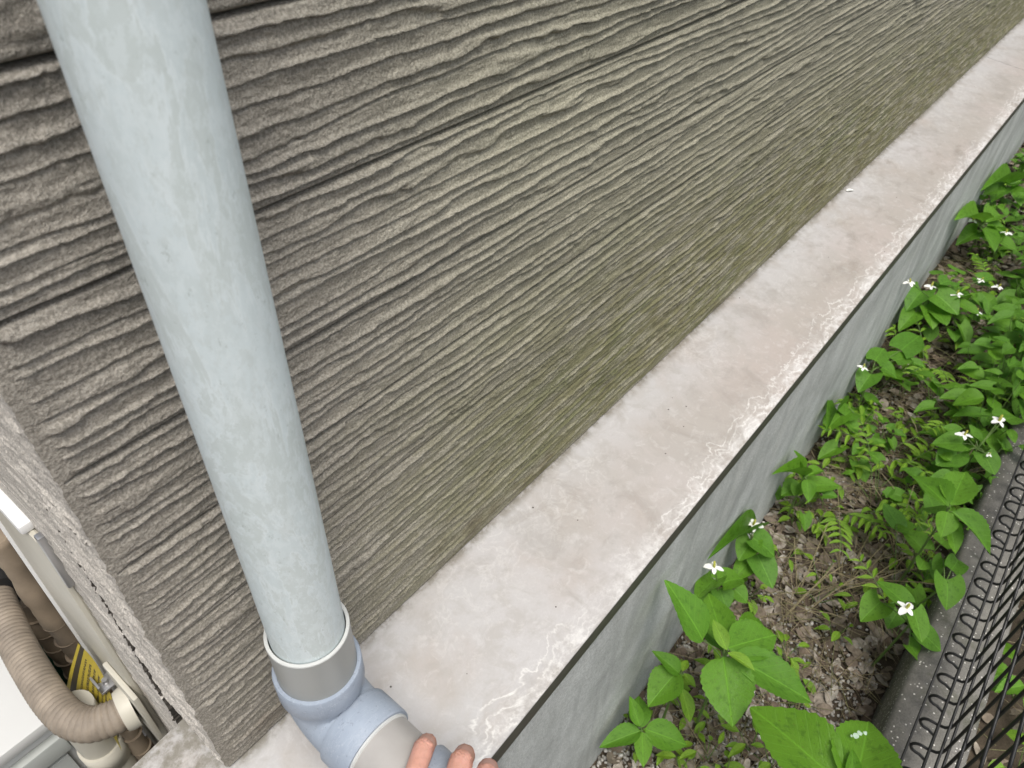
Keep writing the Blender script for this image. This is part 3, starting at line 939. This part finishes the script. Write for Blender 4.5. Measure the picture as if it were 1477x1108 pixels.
# ================================================================ LITTER, GRAVEL, STRAW  (uncountable)
def scatter(name, n, area, unit_v, unit_f, smin, smax, mat, label, lift=.004, tilt=.5, squash=None, yfun=None):
    Vs, Fs = [], []; k = len(unit_v)
    xs_ = []
    tries = 0
    while len(xs_) < n and tries < n * 6:
        tries += 1
        x = area[0] + (area[1] - area[0]) * random.random() ** area[4]; y = random.uniform(area[2], area[3])
        if yfun and random.random() > yfun(x, y): continue
        xs_.append((x, y))
    gz = ground_z(np.array([p[0] for p in xs_]), np.array([p[1] for p in xs_]))
    U = np.array(unit_v)
    for i, (x, y) in enumerate(xs_):
        s = random.uniform(smin, smax)
        q = Quaternion((0, 0, 1), random.uniform(0, 6.283)) @ Quaternion((random.uniform(-1, 1), random.uniform(-1, 1), 0.01), random.uniform(0, tilt))
        R3 = np.array(q.to_matrix())
        sc = np.array([s * random.uniform(.7, 1.3), s * random.uniform(.6, 1.1), s * random.uniform(.6, 1.2)])
        W = (U * sc) @ R3.T + np.array([x, y, gz[i] + lift * random.uniform(.3, 2.2)])
        Vs.append(W); Fs.append(np.array(unit_f) + i * k)
    me = mesh_np(name, np.concatenate(Vs), np.concatenate(Fs), smooth=False)
    o = new_obj(name, me, None, mat)
    tag(o, label, kind='stuff'); return o
# curled dead leaf: 3x5 grid
lv, lf = [], []
for j in range(5):
    t_ = j / 4; w = math.sin(math.pi * (.08 + .86 * t_)) * .38
    for i in (-1, 0, 1): lv.append((t_ - .5, i * w, .12 * abs(i) * w * 2 + .22 * (t_ - .5) ** 2))
for j in range(4):
    for i in range(2): a = j * 3 + i; lf.append((a, a + 1, a + 4, a + 3))
def mid(x, y): return 1.0
o = scatter('leaf_litter', 5200, (.2, 4.4, -.55, -.19, 1.5), lv, lf, .012, .038, M['litter'], 'brown dead leaves matted over the soil between foundation and kerb', .005, .8)
tag(o, cat='leaf litter')
o = scatter('leaf_litter', 900, (.3, 3.6, -1.4, -.70, 1.3), lv, lf, .014, .042, M['litter'], 'brown dead leaves lying beyond the mesh fence', .005, .7)
tag(o, cat='leaf litter')
bm = bmesh.new(); bmesh.ops.create_icosphere(bm, subdivisions=1, radius=.5)
gvv = [(v.co.x * random.uniform(.8, 1.2), v.co.y * random.uniform(.8, 1.2), v.co.z * random.uniform(.6, .9)) for v in bm.verts]
gff = [tuple(v.index for v in f.verts) for f in bm.faces]; bm.free()
o = scatter('gravel', 7000, (.15, 1.9, -.54, -.19, 1.25), gvv, gff, .004, .0105, M['gravel'], 'pale crushed gravel showing at the foot of the foundation', .003, 1.5,
            yfun=lambda x, y: max(.16, 1 - abs(x - .60) * 1.7))
tag(o, cat='gravel')
# straw: crossing dry stems
sv = [(-.5, 0, 0), (-.5, .012, 0), (-.5, .006, .01), (0, .03, .05), (0, .042, .05), (0, .036, .06), (.5, 0, .02), (.5, .008, .02), (.5, .004, .027)]
sf = [(0, 1, 4, 3), (1, 2, 5, 4), (2, 0, 3, 5), (3, 4, 7, 6), (4, 5, 8, 7), (5, 3, 6, 8)]
o = scatter('dry_stalks', 1700, (.55, 2.6, -.54, -.2, 1.0), sv, sf, .05, .16, M['straw'], 'thin dry stalks and twigs lying over the leaf litter', .012, .25)
tag(o, cat='stalks')
o = scatter('dry_stalks', 900, (.35, 3.0, -1.35, -.70, 1.2), sv, sf, .05, .16, M['straw'], 'thin dry grass stalks lying beyond the mesh fence', .02, .35)
tag(o, cat='stalks')

# ================================================================ WEEDS
def leaf_mesh(name, wfun, rows, cols, fold, bend, serr=0.0, heart=0.0):
    V, Fq = [], []
    for j in range(rows + 1):
        t_ = j / rows
        w = wfun(t_) * (1 + (serr if j % 2 else -serr) * (0.2 < t_ < .97))
        for i in range(cols + 1):
            s_ = -1 + 2 * i / cols
            x = t_ - heart * (abs(s_) ** 1.5) * max(0, 1 - t_ * 2.6)
            y = s_ * w * .5
            z = fold * abs(s_) ** 1.3 * w - bend * t_ * t_ + .018 * math.sin(t_ * 9 + s_ * 2) * abs(s_)
            V.append((x, y, z))
    for j in range(rows):
        for i in range(cols):
            a = j * (cols + 1) + i
            Fq.append((a, a + 1, a + cols + 2, a + cols + 1))
    me = bpy.data.meshes.new(name); me.from_pydata(V, [], Fq); me.update()
    for p in me.polygons: p.use_smooth = True
    return me
def ov(t): return max(.02, (math.sin(math.pi * t ** .72) ** .85) if 0 < t < 1 else .02)
def la(t): return max(.02, math.sin(math.pi * t ** .9) ** .9 if 0 < t < 1 else .02)
def he(t): return max(.03, math.sin(math.pi * min(.985, .20 + .80 * t ** .80)) ** .62 * (1 - .30 * t ** 3)) if t < 1 else .02
LM = {}
for k in range(3):
    LM['O', k] = leaf_mesh('leaf', ov, 22, 6, .10 + .05 * k, .10 + .08 * k, .035)
    LM['H', k] = leaf_mesh('leaf', he, 10, 6, .08 + .06 * k, .08 + .10 * k, 0, .24)
    LM['Y', k] = leaf_mesh('leaf', la, 8, 4, .12, .10 + .1 * k)
MATS = {'O': M['leaf'], 'H': M['heart'], 'Y': M['young']}
for (t_, k), me in list(LM.items()): me.materials.append(MATS[t_])
LM.update({('y', k): LM['O', k].copy() for k in range(3)})
for k in range(3): LM['y', k].materials.clear(); LM['y', k].materials.append(M['young'])

def put_leaf(parent, origin, b, e, width, typ, roll=None):
    b = Vector(b); e = Vector(e)
    d = e - b; Ln = d.length
    if Ln < 1e-4: return
    xa = d / Ln
    up = Vector((random.uniform(-.22, .22), random.uniform(-.22, .22), 1)) if roll is None else Vector(roll)
    ya = up.cross(xa).normalized(); za = xa.cross(ya)
    o = bpy.data.objects.new('leaf', LM[typ, random.randrange(3)]); COL.objects.link(o)
    o.parent = parent
    mm = Matrix.Identity(4)
    for i in range(3):
        mm[i][0] = xa[i] * Ln; mm[i][1] = ya[i] * width; mm[i][2] = za[i] * Ln; mm[i][3] = (b - Vector(origin))[i]
    o.matrix_local = mm
    return o

pm = leaf_mesh('petal', lambda t: max(.1, math.sin(math.pi * (.12 + .80 * t)) ** .8), 6, 4, .05, .18); pm.materials.append(M['petal'])
sp_v, sp_f = tube_data([(0, 0, 0), (0, 0, .35), (0, 0, .8), (0, 0, .95)], [.12, .16, .13, .05], 8)
spm = bpy.data.meshes.new('flower_spike'); spm.from_pydata([tuple(v) for v in sp_v], [], sp_f); spm.update(); spm.materials.append(M['spike'])
for p in spm.polygons: p.use_smooth = True
def put_flower(parent, origin, c, size):
    s = bpy.data.objects.new('flower_spike', spm); COL.objects.link(s); s.parent = parent
    s.location = Vector(c) - Vector(origin); s.scale = (size, size, size * .9)
    s.rotation_euler = (random.uniform(-.3, .3), random.uniform(-.3, .3), 0)
    a0 = random.uniform(0, 1.5)
    for k in range(4):
        a = a0 + k * math.pi / 2 + random.uniform(-.12, .12)
        Ln = size * random.uniform(.85, 1.1) * (1.1 if k % 2 else .9)
        o = bpy.data.objects.new('petal', pm); COL.objects.link(o); o.parent = parent
        o.location = Vector(c) - Vector(origin) + Vector((0, 0, -.0005))
        o.rotation_euler = (random.uniform(-.2, .2), random.uniform(-.15, .15), a)
        o.scale = (Ln, Ln * .62, Ln)

def stem_to(V, F, a, b, r0, r1, sag=.0):
    a = Vector(a); b = Vector(b)
    pts = [a.lerp(b, t) + Vector((0, 0, sag * math.sin(math.pi * t))) for t in (0, .35, .7, 1)]
    v, f = tube_data(pts, [r0, r0 * .7 + r1 * .3, r0 * .3 + r1 * .7, r1], 5, False)
    n = len(V); V += v; F += [tuple(i + n for i in q) for q in f]

def gz1(x, y): return float(ground_z(x, y))
M['spot'] = simple('pale_leaf_spot', (.42, .55, .42), .6, .4, 400)
PLANTS = {'broad': {'top': [0.544, -0.515, 0.34], 'leaves': [[0.531, -0.504, 0.34, 0.567, -0.364, 0.33, 0.0959, 'O'], [0.53, -0.525, 0.34, 0.663, -0.51, 0.34, 0.0889, 'O'], [0.537, -0.517, 0.345, 0.578, -0.505, 0.36, 0.0225, 'O']], 'flowers': []},
 'mid': {'top': [0.63, -0.298, 0.3], 'leaves': [[0.562, -0.271, 0.4, 0.564, -0.199, 0.48, 0.0543, 'O'], [0.652, -0.289, 0.28, 0.739, -0.217, 0.27, 0.0564, 'O'], [0.646, -0.296, 0.29, 0.741, -0.348, 0.27, 0.0707, 'O'], [0.627, -0.297, 0.29, 0.549, -0.359, 0.27, 0.0842, 'O'], [0.636, -0.308, 0.29, 0.683, -0.444, 0.25, 0.0707, 'O'], [0.628, -0.298, 0.31, 0.652, -0.259, 0.33, 0.0243, 'Y'], [0.625, -0.301, 0.31, 0.626, -0.346, 0.32, 0.0216, 'Y'], [0.661, -0.286, 0.25, 0.714, -0.241, 0.22, 0.0405, 'O'], [0.692, -0.298, 0.24, 0.803, -0.309, 0.22, 0.0484, 'O']], 'flowers': []},
 'edge': {'top': [0.6, -0.248, 0.2], 'leaves': [[0.608, -0.247, 0.2, 0.602, -0.198, 0.23, 0.0305, 'O'], [0.611, -0.242, 0.2, 0.538, -0.23, 0.18, 0.0584, 'O'], [0.594, -0.26, 0.19, 0.569, -0.303, 0.16, 0.0255, 'Y'], [0.613, -0.252, 0.2, 0.607, -0.279, 0.2, 0.014, 'Y'], [0.615, -0.248, 0.2, 0.642, -0.244, 0.2, 0.0142, 'Y']], 'flowers': []},
 'cross': {'top': [0.52, -0.239, 0.13], 'leaves': [[0.516, -0.238, 0.13, 0.454, -0.198, 0.13, 0.0349, 'O'], [0.52, -0.235, 0.13, 0.568, -0.202, 0.13, 0.0382, 'O'], [0.523, -0.242, 0.13, 0.554, -0.312, 0.12, 0.0491, 'O'], [0.516, -0.241, 0.13, 0.474, -0.272, 0.12, 0.0312, 'O'], [0.512, -0.235, 0.15, 0.537, -0.199, 0.17, 0.0233, 'O']], 'flowers': []},
 'doku1': {'top': [0.848, -0.207, 0.16], 'leaves': [[0.845, -0.198, 0.16, 0.743, -0.199, 0.23, 0.0443, 'H'], [0.853, -0.212, 0.15, 0.916, -0.237, 0.14, 0.0522, 'H'], [0.854, -0.213, 0.13, 0.83, -0.245, 0.12, 0.0462, 'H'], [0.854, -0.203, 0.12, 0.798, -0.198, 0.11, 0.0411, 'H'], [0.896, -0.232, 0.1, 0.895, -0.266, 0.09, 0.042, 'H']], 'flowers': [[0.81, -0.198, 0.24, 0.017]]},
 'doku2': {'top': [0.98, -0.212, 0.17], 'leaves': [[0.992, -0.202, 0.16, 0.827, -0.198, 0.34, 0.0346, 'H'], [0.988, -0.213, 0.16, 0.999, -0.268, 0.14, 0.0655, 'H'], [0.988, -0.212, 0.15, 0.938, -0.211, 0.14, 0.0512, 'H'], [0.988, -0.233, 0.12, 0.951, -0.292, 0.1, 0.0627, 'H'], [0.972, -0.224, 0.1, 0.921, -0.22, 0.1, 0.0431, 'H']], 'flowers': [[0.993, -0.203, 0.19, 0.018]]},
 'bright4': {'top': [1.215, -0.229, 0.16], 'leaves': [[1.217, -0.225, 0.16, 1.114, -0.198, 0.28, 0.0327, 'O'], [1.223, -0.226, 0.16, 1.2, -0.198, 0.24, 0.0305, 'O'], [1.215, -0.236, 0.16, 1.171, -0.263, 0.15, 0.0336, 'O'], [1.239, -0.232, 0.15, 1.293, -0.25, 0.15, 0.0315, 'O'], [1.234, -0.224, 0.12, 1.189, -0.202, 0.11, 0.0473, 'O'], [1.267, -0.243, 0.1, 1.316, -0.293, 0.1, 0.0547, 'H']], 'flowers': []},
 'serrate': {'top': [1.179, -0.492, 0.3], 'leaves': [[1.181, -0.487, 0.3, 1.243, -0.411, 0.3, 0.06, 'O'], [1.189, -0.491, 0.3, 1.316, -0.491, 0.3, 0.0656, 'O'], [1.178, -0.492, 0.29, 1.132, -0.505, 0.27, 0.045, 'O'], [1.185, -0.5, 0.29, 1.181, -0.6, 0.26, 0.0501, 'O'], [1.19, -0.499, 0.27, 1.149, -0.544, 0.23, 0.0402, 'O'], [1.215, -0.496, 0.25, 1.239, -0.454, 0.22, 0.0504, 'O']], 'flowers': []},
 'doku3': {'top': [0.991, -0.527, 0.18], 'leaves': [[1.009, -0.498, 0.19, 1.032, -0.446, 0.19, 0.0473, 'H'], [1.017, -0.468, 0.15, 0.966, -0.454, 0.14, 0.0559, 'H'], [0.995, -0.518, 0.2, 0.949, -0.553, 0.19, 0.0503, 'H'], [0.993, -0.544, 0.16, 0.989, -0.591, 0.15, 0.064, 'H'], [0.967, -0.54, 0.14, 0.96, -0.578, 0.13, 0.0435, 'H'], [1.047, -0.504, 0.12, 1.002, -0.501, 0.11, 0.0405, 'H']], 'flowers': [[0.978, -0.505, 0.215, 0.018]]},
 'heartleaf': {'top': [1.101, -0.551, 0.2], 'leaves': [[1.105, -0.547, 0.2, 1.055, -0.57, 0.19, 0.0575, 'H'], [1.154, -0.55, 0.18, 1.22, -0.561, 0.17, 0.0414, 'H'], [1.181, -0.531, 0.17, 1.154, -0.524, 0.16, 0.0278, 'H']], 'flowers': []},
 'doku4': {'top': [1.542, -0.504, 0.2], 'leaves': [[1.526, -0.472, 0.19, 1.504, -0.417, 0.18, 0.061, 'H'], [1.576, -0.478, 0.19, 1.581, -0.52, 0.18, 0.055, 'H'], [1.663, -0.527, 0.2, 1.729, -0.551, 0.19, 0.0664, 'H'], [1.551, -0.522, 0.17, 1.513, -0.559, 0.16, 0.0571, 'H'], [1.521, -0.473, 0.16, 1.474, -0.447, 0.15, 0.0643, 'H']], 'flowers': [[1.609, -0.515, 0.23, 0.02], [1.52, -0.466, 0.22, 0.017], [1.544, -0.529, 0.18, 0.009]]},
 'doku5': {'top': [1.696, -0.217, 0.17], 'leaves': [[1.727, -0.21, 0.17, 1.805, -0.21, 0.17, 0.0556, 'H'], [1.725, -0.232, 0.16, 1.742, -0.278, 0.15, 0.0657, 'H'], [1.691, -0.218, 0.15, 1.63, -0.214, 0.14, 0.0615, 'H'], [1.807, -0.246, 0.14, 1.883, -0.279, 0.13, 0.0683, 'H'], [1.866, -0.246, 0.14, 2.005, -0.265, 0.13, 0.078, 'H']], 'flowers': [[1.663, -0.198, 0.18, 0.014]]},
 'doku6': {'top': [2.12, -0.238, 0.19], 'leaves': [[2.118, -0.209, 0.19, 2.034, -0.199, 0.18, 0.0727, 'H'], [2.127, -0.246, 0.19, 2.1, -0.324, 0.18, 0.0883, 'H'], [2.157, -0.285, 0.18, 2.254, -0.319, 0.17, 0.0617, 'H'], [2.103, -0.235, 0.16, 2.033, -0.288, 0.15, 0.0723, 'H'], [2.063, -0.221, 0.15, 1.982, -0.21, 0.14, 0.0603, 'H']], 'flowers': [[1.83, -0.198, 0.36, 0.015], [2.126, -0.225, 0.21, 0.016], [2.154, -0.293, 0.2, 0.017], [2.282, -0.329, 0.2, 0.014]]},
 'doku7': {'top': [2.631, -0.248, 0.22], 'leaves': [[2.628, -0.244, 0.22, 2.309, -0.198, 0.38, 0.0734, 'O'], [2.634, -0.251, 0.22, 2.786, -0.278, 0.22, 0.0698, 'O'], [2.635, -0.26, 0.21, 2.69, -0.329, 0.2, 0.078, 'O'], [2.623, -0.254, 0.2, 2.53, -0.321, 0.2, 0.0631, 'H'], [2.607, -0.245, 0.19, 2.519, -0.213, 0.19, 0.0638, 'H'], [2.637, -0.285, 0.18, 2.624, -0.377, 0.17, 0.0775, 'H']], 'flowers': [[2.591, -0.217, 0.23, 0.016]]},
 'far1': {'top': [2.998, -0.244, 0.22], 'leaves': [[2.998, -0.244, 0.22, 2.764, -0.198, 0.34, 0.0576, 'H'], [2.979, -0.247, 0.22, 3.096, -0.269, 0.22, 0.0653, 'H'], [2.988, -0.243, 0.21, 2.889, -0.223, 0.2, 0.0693, 'H'], [2.997, -0.264, 0.2, 2.936, -0.313, 0.2, 0.0642, 'H']], 'flowers': []},
 'low1': {'top': [1.521, -0.215, 0.12], 'leaves': [[1.518, -0.211, 0.12, 1.449, -0.199, 0.12, 0.0588, 'H'], [1.525, -0.219, 0.12, 1.595, -0.229, 0.11, 0.0566, 'H'], [1.525, -0.226, 0.11, 1.516, -0.268, 0.1, 0.0523, 'H'], [1.548, -0.199, 0.1, 1.359, -0.198, 0.28, 0.0435, 'H']], 'flowers': []}}
PL = {
 'broad': ('broad_leaf_plant', 'tall weed with very broad serrated leaves, one leaf spotted white, beside the kerb', 'weed'),
 'mid': ('broad_leaf_plant', 'bushy weed with large pointed green leaves leaning towards the foundation', 'weed'),
 'edge': ('leafy_weed', 'small weed with one square-looking leaf and a yellowing leaf at the foundation', 'weed'),
 'cross': ('leafy_weed', 'low weed with four pointed leaves in a cross on gravel by the foundation', 'weed'),
 'doku1': ('heart_leaf_weed', 'heart-leaved weed with one white flower touching the foundation above the pointed-leaf bush', 'weed'),
 'doku2': ('heart_leaf_weed', 'dark heart-leaved weed with one white flower hanging large drooping leaves by the foundation', 'weed'),
 'bright4': ('leafy_weed', 'bright green sprig of upright pointed leaves standing against the foundation', 'weed'),
 'serrate': ('broad_leaf_plant', 'tall weed with a rosette of long toothed leaves leaning over the fence hooks', 'weed'),
 'doku3': ('heart_leaf_weed', 'heart-leaved weed with one white flower spilling over the kerb corner', 'weed'),
 'heartleaf': ('heart_leaf_weed', 'flowerless weed with one big round heart leaf resting on the kerb', 'weed'),
 'doku4': ('heart_leaf_weed', 'heart-leaved weed with two open white flowers and a bud near the fence hooks', 'weed'),
 'doku5': ('heart_leaf_weed', 'spreading heart-leaved weed with one small flower by the middle of the foundation', 'weed'),
 'doku6': ('heart_leaf_weed', 'heart-leaved weed with four white flowers in a row by the foundation', 'weed'),
 'doku7': ('leafy_weed', 'tall weed with pointed leaves and one white flower against the far foundation', 'weed'),
 'far1': ('heart_leaf_weed', 'flowerless heart-leaved weed at the far end of the foundation', 'weed'),
 'low1': ('heart_leaf_weed', 'low flowerless heart-leaved clump tucked against the foundation past the bright sprig', 'weed'),
}
def rootpos(x, y):
    return min(max(y, -.515), -.225)
for key, d in PLANTS.items():
    nm, lb, ct = PL[key]
    tx, ty, tz = d['top']
    by = rootpos(tx, ty); bx = tx + (.02 if tz > .2 else .005)
    org = (bx, by, gz1(bx, by))
    e = empty(nm, org); tag(e, lb, ct)
    V, F = [], []
    o3 = Vector(org)
    top = Vector((tx, ty, tz)) - o3
    stem_to(V, F, (0, 0, -.01), top, .0028, .0018)
    for lf_ in d['leaves']:
        b = Vector(lf_[0:3]); t_ = Vector(lf_[3:6])
        stem_to(V, F, top * .92, b - o3, .0013, .0009, .006)
        o = put_leaf(e, org, b, t_, lf_[6], lf_[7])
        if key == 'broad' and lf_ is d['leaves'][1]:
            for sx_, sy_, sr in ((.600, -.500, .0045), (.607, -.503, .0035), (.612, -.509, .003), (.596, -.495, .002)):
                pv = [(sx_ - bx + sr * random.uniform(.6, 1.2) * math.cos(q), sy_ - by + sr * random.uniform(.6, 1.2) * math.sin(q), .3535 - org[2]) for q in np.linspace(0, 6.28, 9)[:-1]]
                sm_ = bpy.data.meshes.new('leaf_spot'); sm_.from_pydata(pv, [], [tuple(range(8))]); new_obj('leaf_spot', sm_, e, M['spot'])
    for fx_, fy_, fz_, sz in d['flowers']:
        stem_to(V, F, top * .9, Vector((fx_, fy_, fz_)) - o3, .0012, .0010)
        put_flower(e, org, (fx_, fy_, fz_), sz)
    me = bpy.data.meshes.new('stem'); me.from_pydata([tuple(v) for v in V], [], F); me.update()
    new_obj('stem', me, e, M['stem'])

def rosette(nm, lb, group, x, y, n, h, Lr, wr, typ, spread=1.0, flower=0.0):
    org = (x, y, gz1(x, y))
    e = empty(nm, org); tag(e, lb, 'weed', group)
    V, F = [], []; o3 = Vector(org)
    a0 = random.uniform(0, 6.28)
    for k in range(n):
        a = a0 + k * 2.4 + random.uniform(-.4, .4)
        hh = h * random.uniform(.45, 1.05); rr_ = h * random.uniform(.15, .55) * spread
        b = Vector((x + math.cos(a) * rr_, y + math.sin(a) * rr_, org[2] + hh))
        Ln = random.uniform(*Lr)
        t_ = b + Vector((math.cos(a + random.uniform(-.5, .5)) * Ln, math.sin(a + random.uniform(-.5, .5)) * Ln, random.uniform(-.45, .25) * Ln))
        for q in (b, t_):
            if x < 6 and org[1] > -.56: q.y = min(q.y, -.194)
        stem_to(V, F, (0, 0, -.005), b - o3, .0011, .0007)
        put_leaf(e, org, b, t_, Ln * random.uniform(*wr), typ)
    if random.random() < flower:
        c = (x, min(y, -.20), org[2] + h * 1.2)
        stem_to(V, F, (0, 0, 0), Vector(c) - o3, .0011, .0009); put_flower(e, org, c, random.uniform(.013, .017))
    me = bpy.data.meshes.new('stem'); me.from_pydata([tuple(v) for v in V], [], F); me.update()
    new_obj('stem', me, e, M['stem'])

def frond(nm, lb, group, x, y, n, h):
    """fern-like sprig: several arching stalks with paired narrow leaflets"""
    org = (x, y, gz1(x, y)); e = empty(nm, org); tag(e, lb, 'fern', group)
    V, F = [], []; o3 = Vector(org)
    for k in range(n):
        a = random.uniform(0, 6.28); Ls = h * random.uniform(.8, 1.2)
        prev = None
        for i in range(1, 8):
            t_ = i / 7
            p = Vector((math.cos(a) * Ls * t_ * .9, math.sin(a) * Ls * t_ * .9, h * (1.1 * t_ - .55 * t_ * t_) + .01))
            if o3.y + p.y > -.20 and org[1] > -.56: p.y = -.20 - o3.y
            if prev is not None: stem_to(V, F, prev, p, .0009, .0008)
            prev = p
            if i >= 2:
                for sgn in (-1, 1):
                    ll = .044 * (1.15 - t_ * .6)
                    dirn = Vector((math.cos(a + sgn * 1.0) * ll, math.sin(a + sgn * 1.0) * ll, random.uniform(-.004, .006)))
                    put_leaf(e, org, p + o3, p + o3 + dirn, ll * .30, 'Y')
        stem_to(V, F, (0, 0, 0), Vector((math.cos(a) * Ls * .13, math.sin(a) * Ls * .13, h * .15)), .001, .0009)
    me = bpy.data.meshes.new('stem'); me.from_pydata([tuple(v) for v in V], [], F); me.update()
    new_obj('stem', me, e, M['stem'])

SHORT = {'broad': 'tall broad-leaved weed', 'mid': 'bushy pointed-leaved weed', 'edge': 'weed with a yellowing leaf', 'cross': 'low cross-leaved weed',
 'doku1': 'one-flowered foundation weed', 'doku2': 'drooping dark heart-leaved weed', 'bright4': 'bright upright sprig', 'serrate': 'toothed-leaf rosette',
 'doku3': 'flowering weed at the kerb corner', 'heartleaf': 'big round heart leaf on the kerb', 'doku4': 'two-flowered weed', 'doku5': 'spreading one-flowered weed',
 'doku6': 'four-flowered weed', 'doku7': 'tall far weed with pointed leaves', 'far1': 'last heart-leaved weed', 'low1': 'low flowerless clump'}
def near(x, y):
    k = min(PLANTS, key=lambda q: (PLANTS[q]['top'][0] - x) ** 2 + 2 * (PLANTS[q]['top'][1] - y) ** 2)
    zone = 'against the foundation' if y > -.29 else ('along the kerb' if y < -.44 else 'mid-strip')
    return zone, SHORT[k]
# small yellow-green seedlings over the litter
for i in range(120):
    x = .55 + 3.1 * random.random() ** 1.25; y = random.uniform(-.52, -.215)
    zn, sh = near(x, y)
    rosette('seedling', 'small yellow-green seedling %s near the %s' % (zn, sh), 'yellow-green seedlings %s near the %s' % (zn, sh), x, y,
            random.randint(4, 7), random.uniform(.03, .07), (.020, .038), (.36, .5), 'Y', 1.2)
# heart-leaved ground weeds, thicker towards the far end
for i in range(95):
    x = 1.15 + 3.2 * random.random() ** .95
    y = random.choice([random.uniform(-.30, -.21), random.uniform(-.53, -.42), random.uniform(-.53, -.21)])
    zn, sh = near(x, y)
    rosette('heart_leaf_weed', 'flowerless small-leaved weed %s by the %s' % (zn, sh), 'small heart-leaved weeds %s by the %s' % (zn, sh), x, y,
            random.randint(3, 7), random.uniform(.04, .15), random.choice([(.020, .034), (.030, .052), (.04, .062)]), (.8, 1.0), 'H', 1.3)
for i in range(9):
    x = 1.7 + 2.4 * random.random(); y = random.uniform(-.5, -.25)
    zn, sh = near(x, y)
    rosette('heart_leaf_weed', 'small single-flowered weed %s by the %s' % (zn, sh), 'small flowering weeds %s by the %s' % (zn, sh), x, y,
            5, random.uniform(.09, .14), (.030, .05), (.85, 1.0), 'H', 1.2, flower=1.0)
for (x, y, n, h) in ((1.30, -.31, 4, .17), (1.42, -.36, 4, .17), (1.55, -.33, 4, .18), (1.08, -.53, 3, .15), (1.95, -.32, 4, .19), (1.75, -.45, 3, .18), (2.3, -.4, 4, .2)):
    zn, sh = near(x, y)
    frond('fern_sprig', 'bright green fern-like sprig %s near the %s' % (zn, sh), 'fern-like sprigs %s near the %s' % (zn, sh), x, y, n, h)
# weeds hanging over the kerb farther along, and clumps of dry grass
for i in range(34):
    x = 1.40 + 1.3 * random.random(); y = random.uniform(-.575, -.52)
    zn, sh = near(x, y)
    rosette('kerb_weed', 'leafy weed hanging over the kerb edge by the %s' % sh, 'weeds hanging over the kerb by the %s' % sh, x, min(y, -.50) + .03,
            random.randint(5, 8), random.uniform(.15, .24), (.035, .06), (.6, .95), random.choice(['H', 'H', 'O']), .9)
gb = []
for k in range(4):
    V, F = [], []
    stem_to(V, F, (0, 0, 0), (random.uniform(.4, .8), random.uniform(-.2, .2), random.uniform(.5, .8)), .005, .003, random.uniform(.05, .2))
    me = bpy.data.meshes.new('stalk'); me.from_pydata([tuple(v) for v in V], [], F); me.update(); me.materials.append(M['straw']); gb.append(me)
for gi, (x, y, n, lb) in enumerate(((1.16, -.40, 16, 'clump of dry leaning grass stalks beside the weed spilling over the kerb'), (1.34, -.46, 18, 'clump of dry grass stalks under the toothed-leaf rosette'),
        (1.56, -.47, 14, 'clump of dry grass stalks by the two-flowered weed near the fence'), (1.0, -.33, 10, 'thin clump of dry grass stalks in the middle of the leaf litter'))):
    e = empty('dry_grass_clump', (x, y, gz1(x, y))); tag(e, lb, 'dry grass')
    for i in range(n):
        o = bpy.data.objects.new('stalk', random.choice(gb)); COL.objects.link(o); o.parent = e
        o.location = (random.uniform(-.05, .05), random.uniform(-.03, .03), 0); s_ = random.uniform(.14, .30)
        o.scale = (s_, s_, s_ * random.uniform(.35, .8)); o.rotation_euler = (0, 0, random.uniform(-2.2, 1.0))
# beyond the fence
for i in range(80):
    x = .45 + 2.6 * random.random(); y = random.uniform(-1.25, -.74)
    rosette('fence_weed', 'bright green leafy weed growing on the far side of the mesh fence', 'weeds beyond the mesh fence', x, y,
            random.randint(4, 7), random.uniform(.06, .16), (.035, .065), (.5, .75), random.choice(['y', 'O', 'y']), 1.2)

# white petal dropped on the ledge and leaf spots
pe = leaf_mesh('fallen_petal', lambda t: max(.1, math.sin(math.pi * (.1 + .8 * t))), 6, 4, .12, .2)
o = new_obj('fallen_petal', pe, None, M['petal'])
o.location = (1.655, -.0105, .6155); o.scale = (.022, .010, .012); o.rotation_euler = (0, 0, -.5)
tag(o, 'single white petal lying on the ledge against the siding', 'petal')
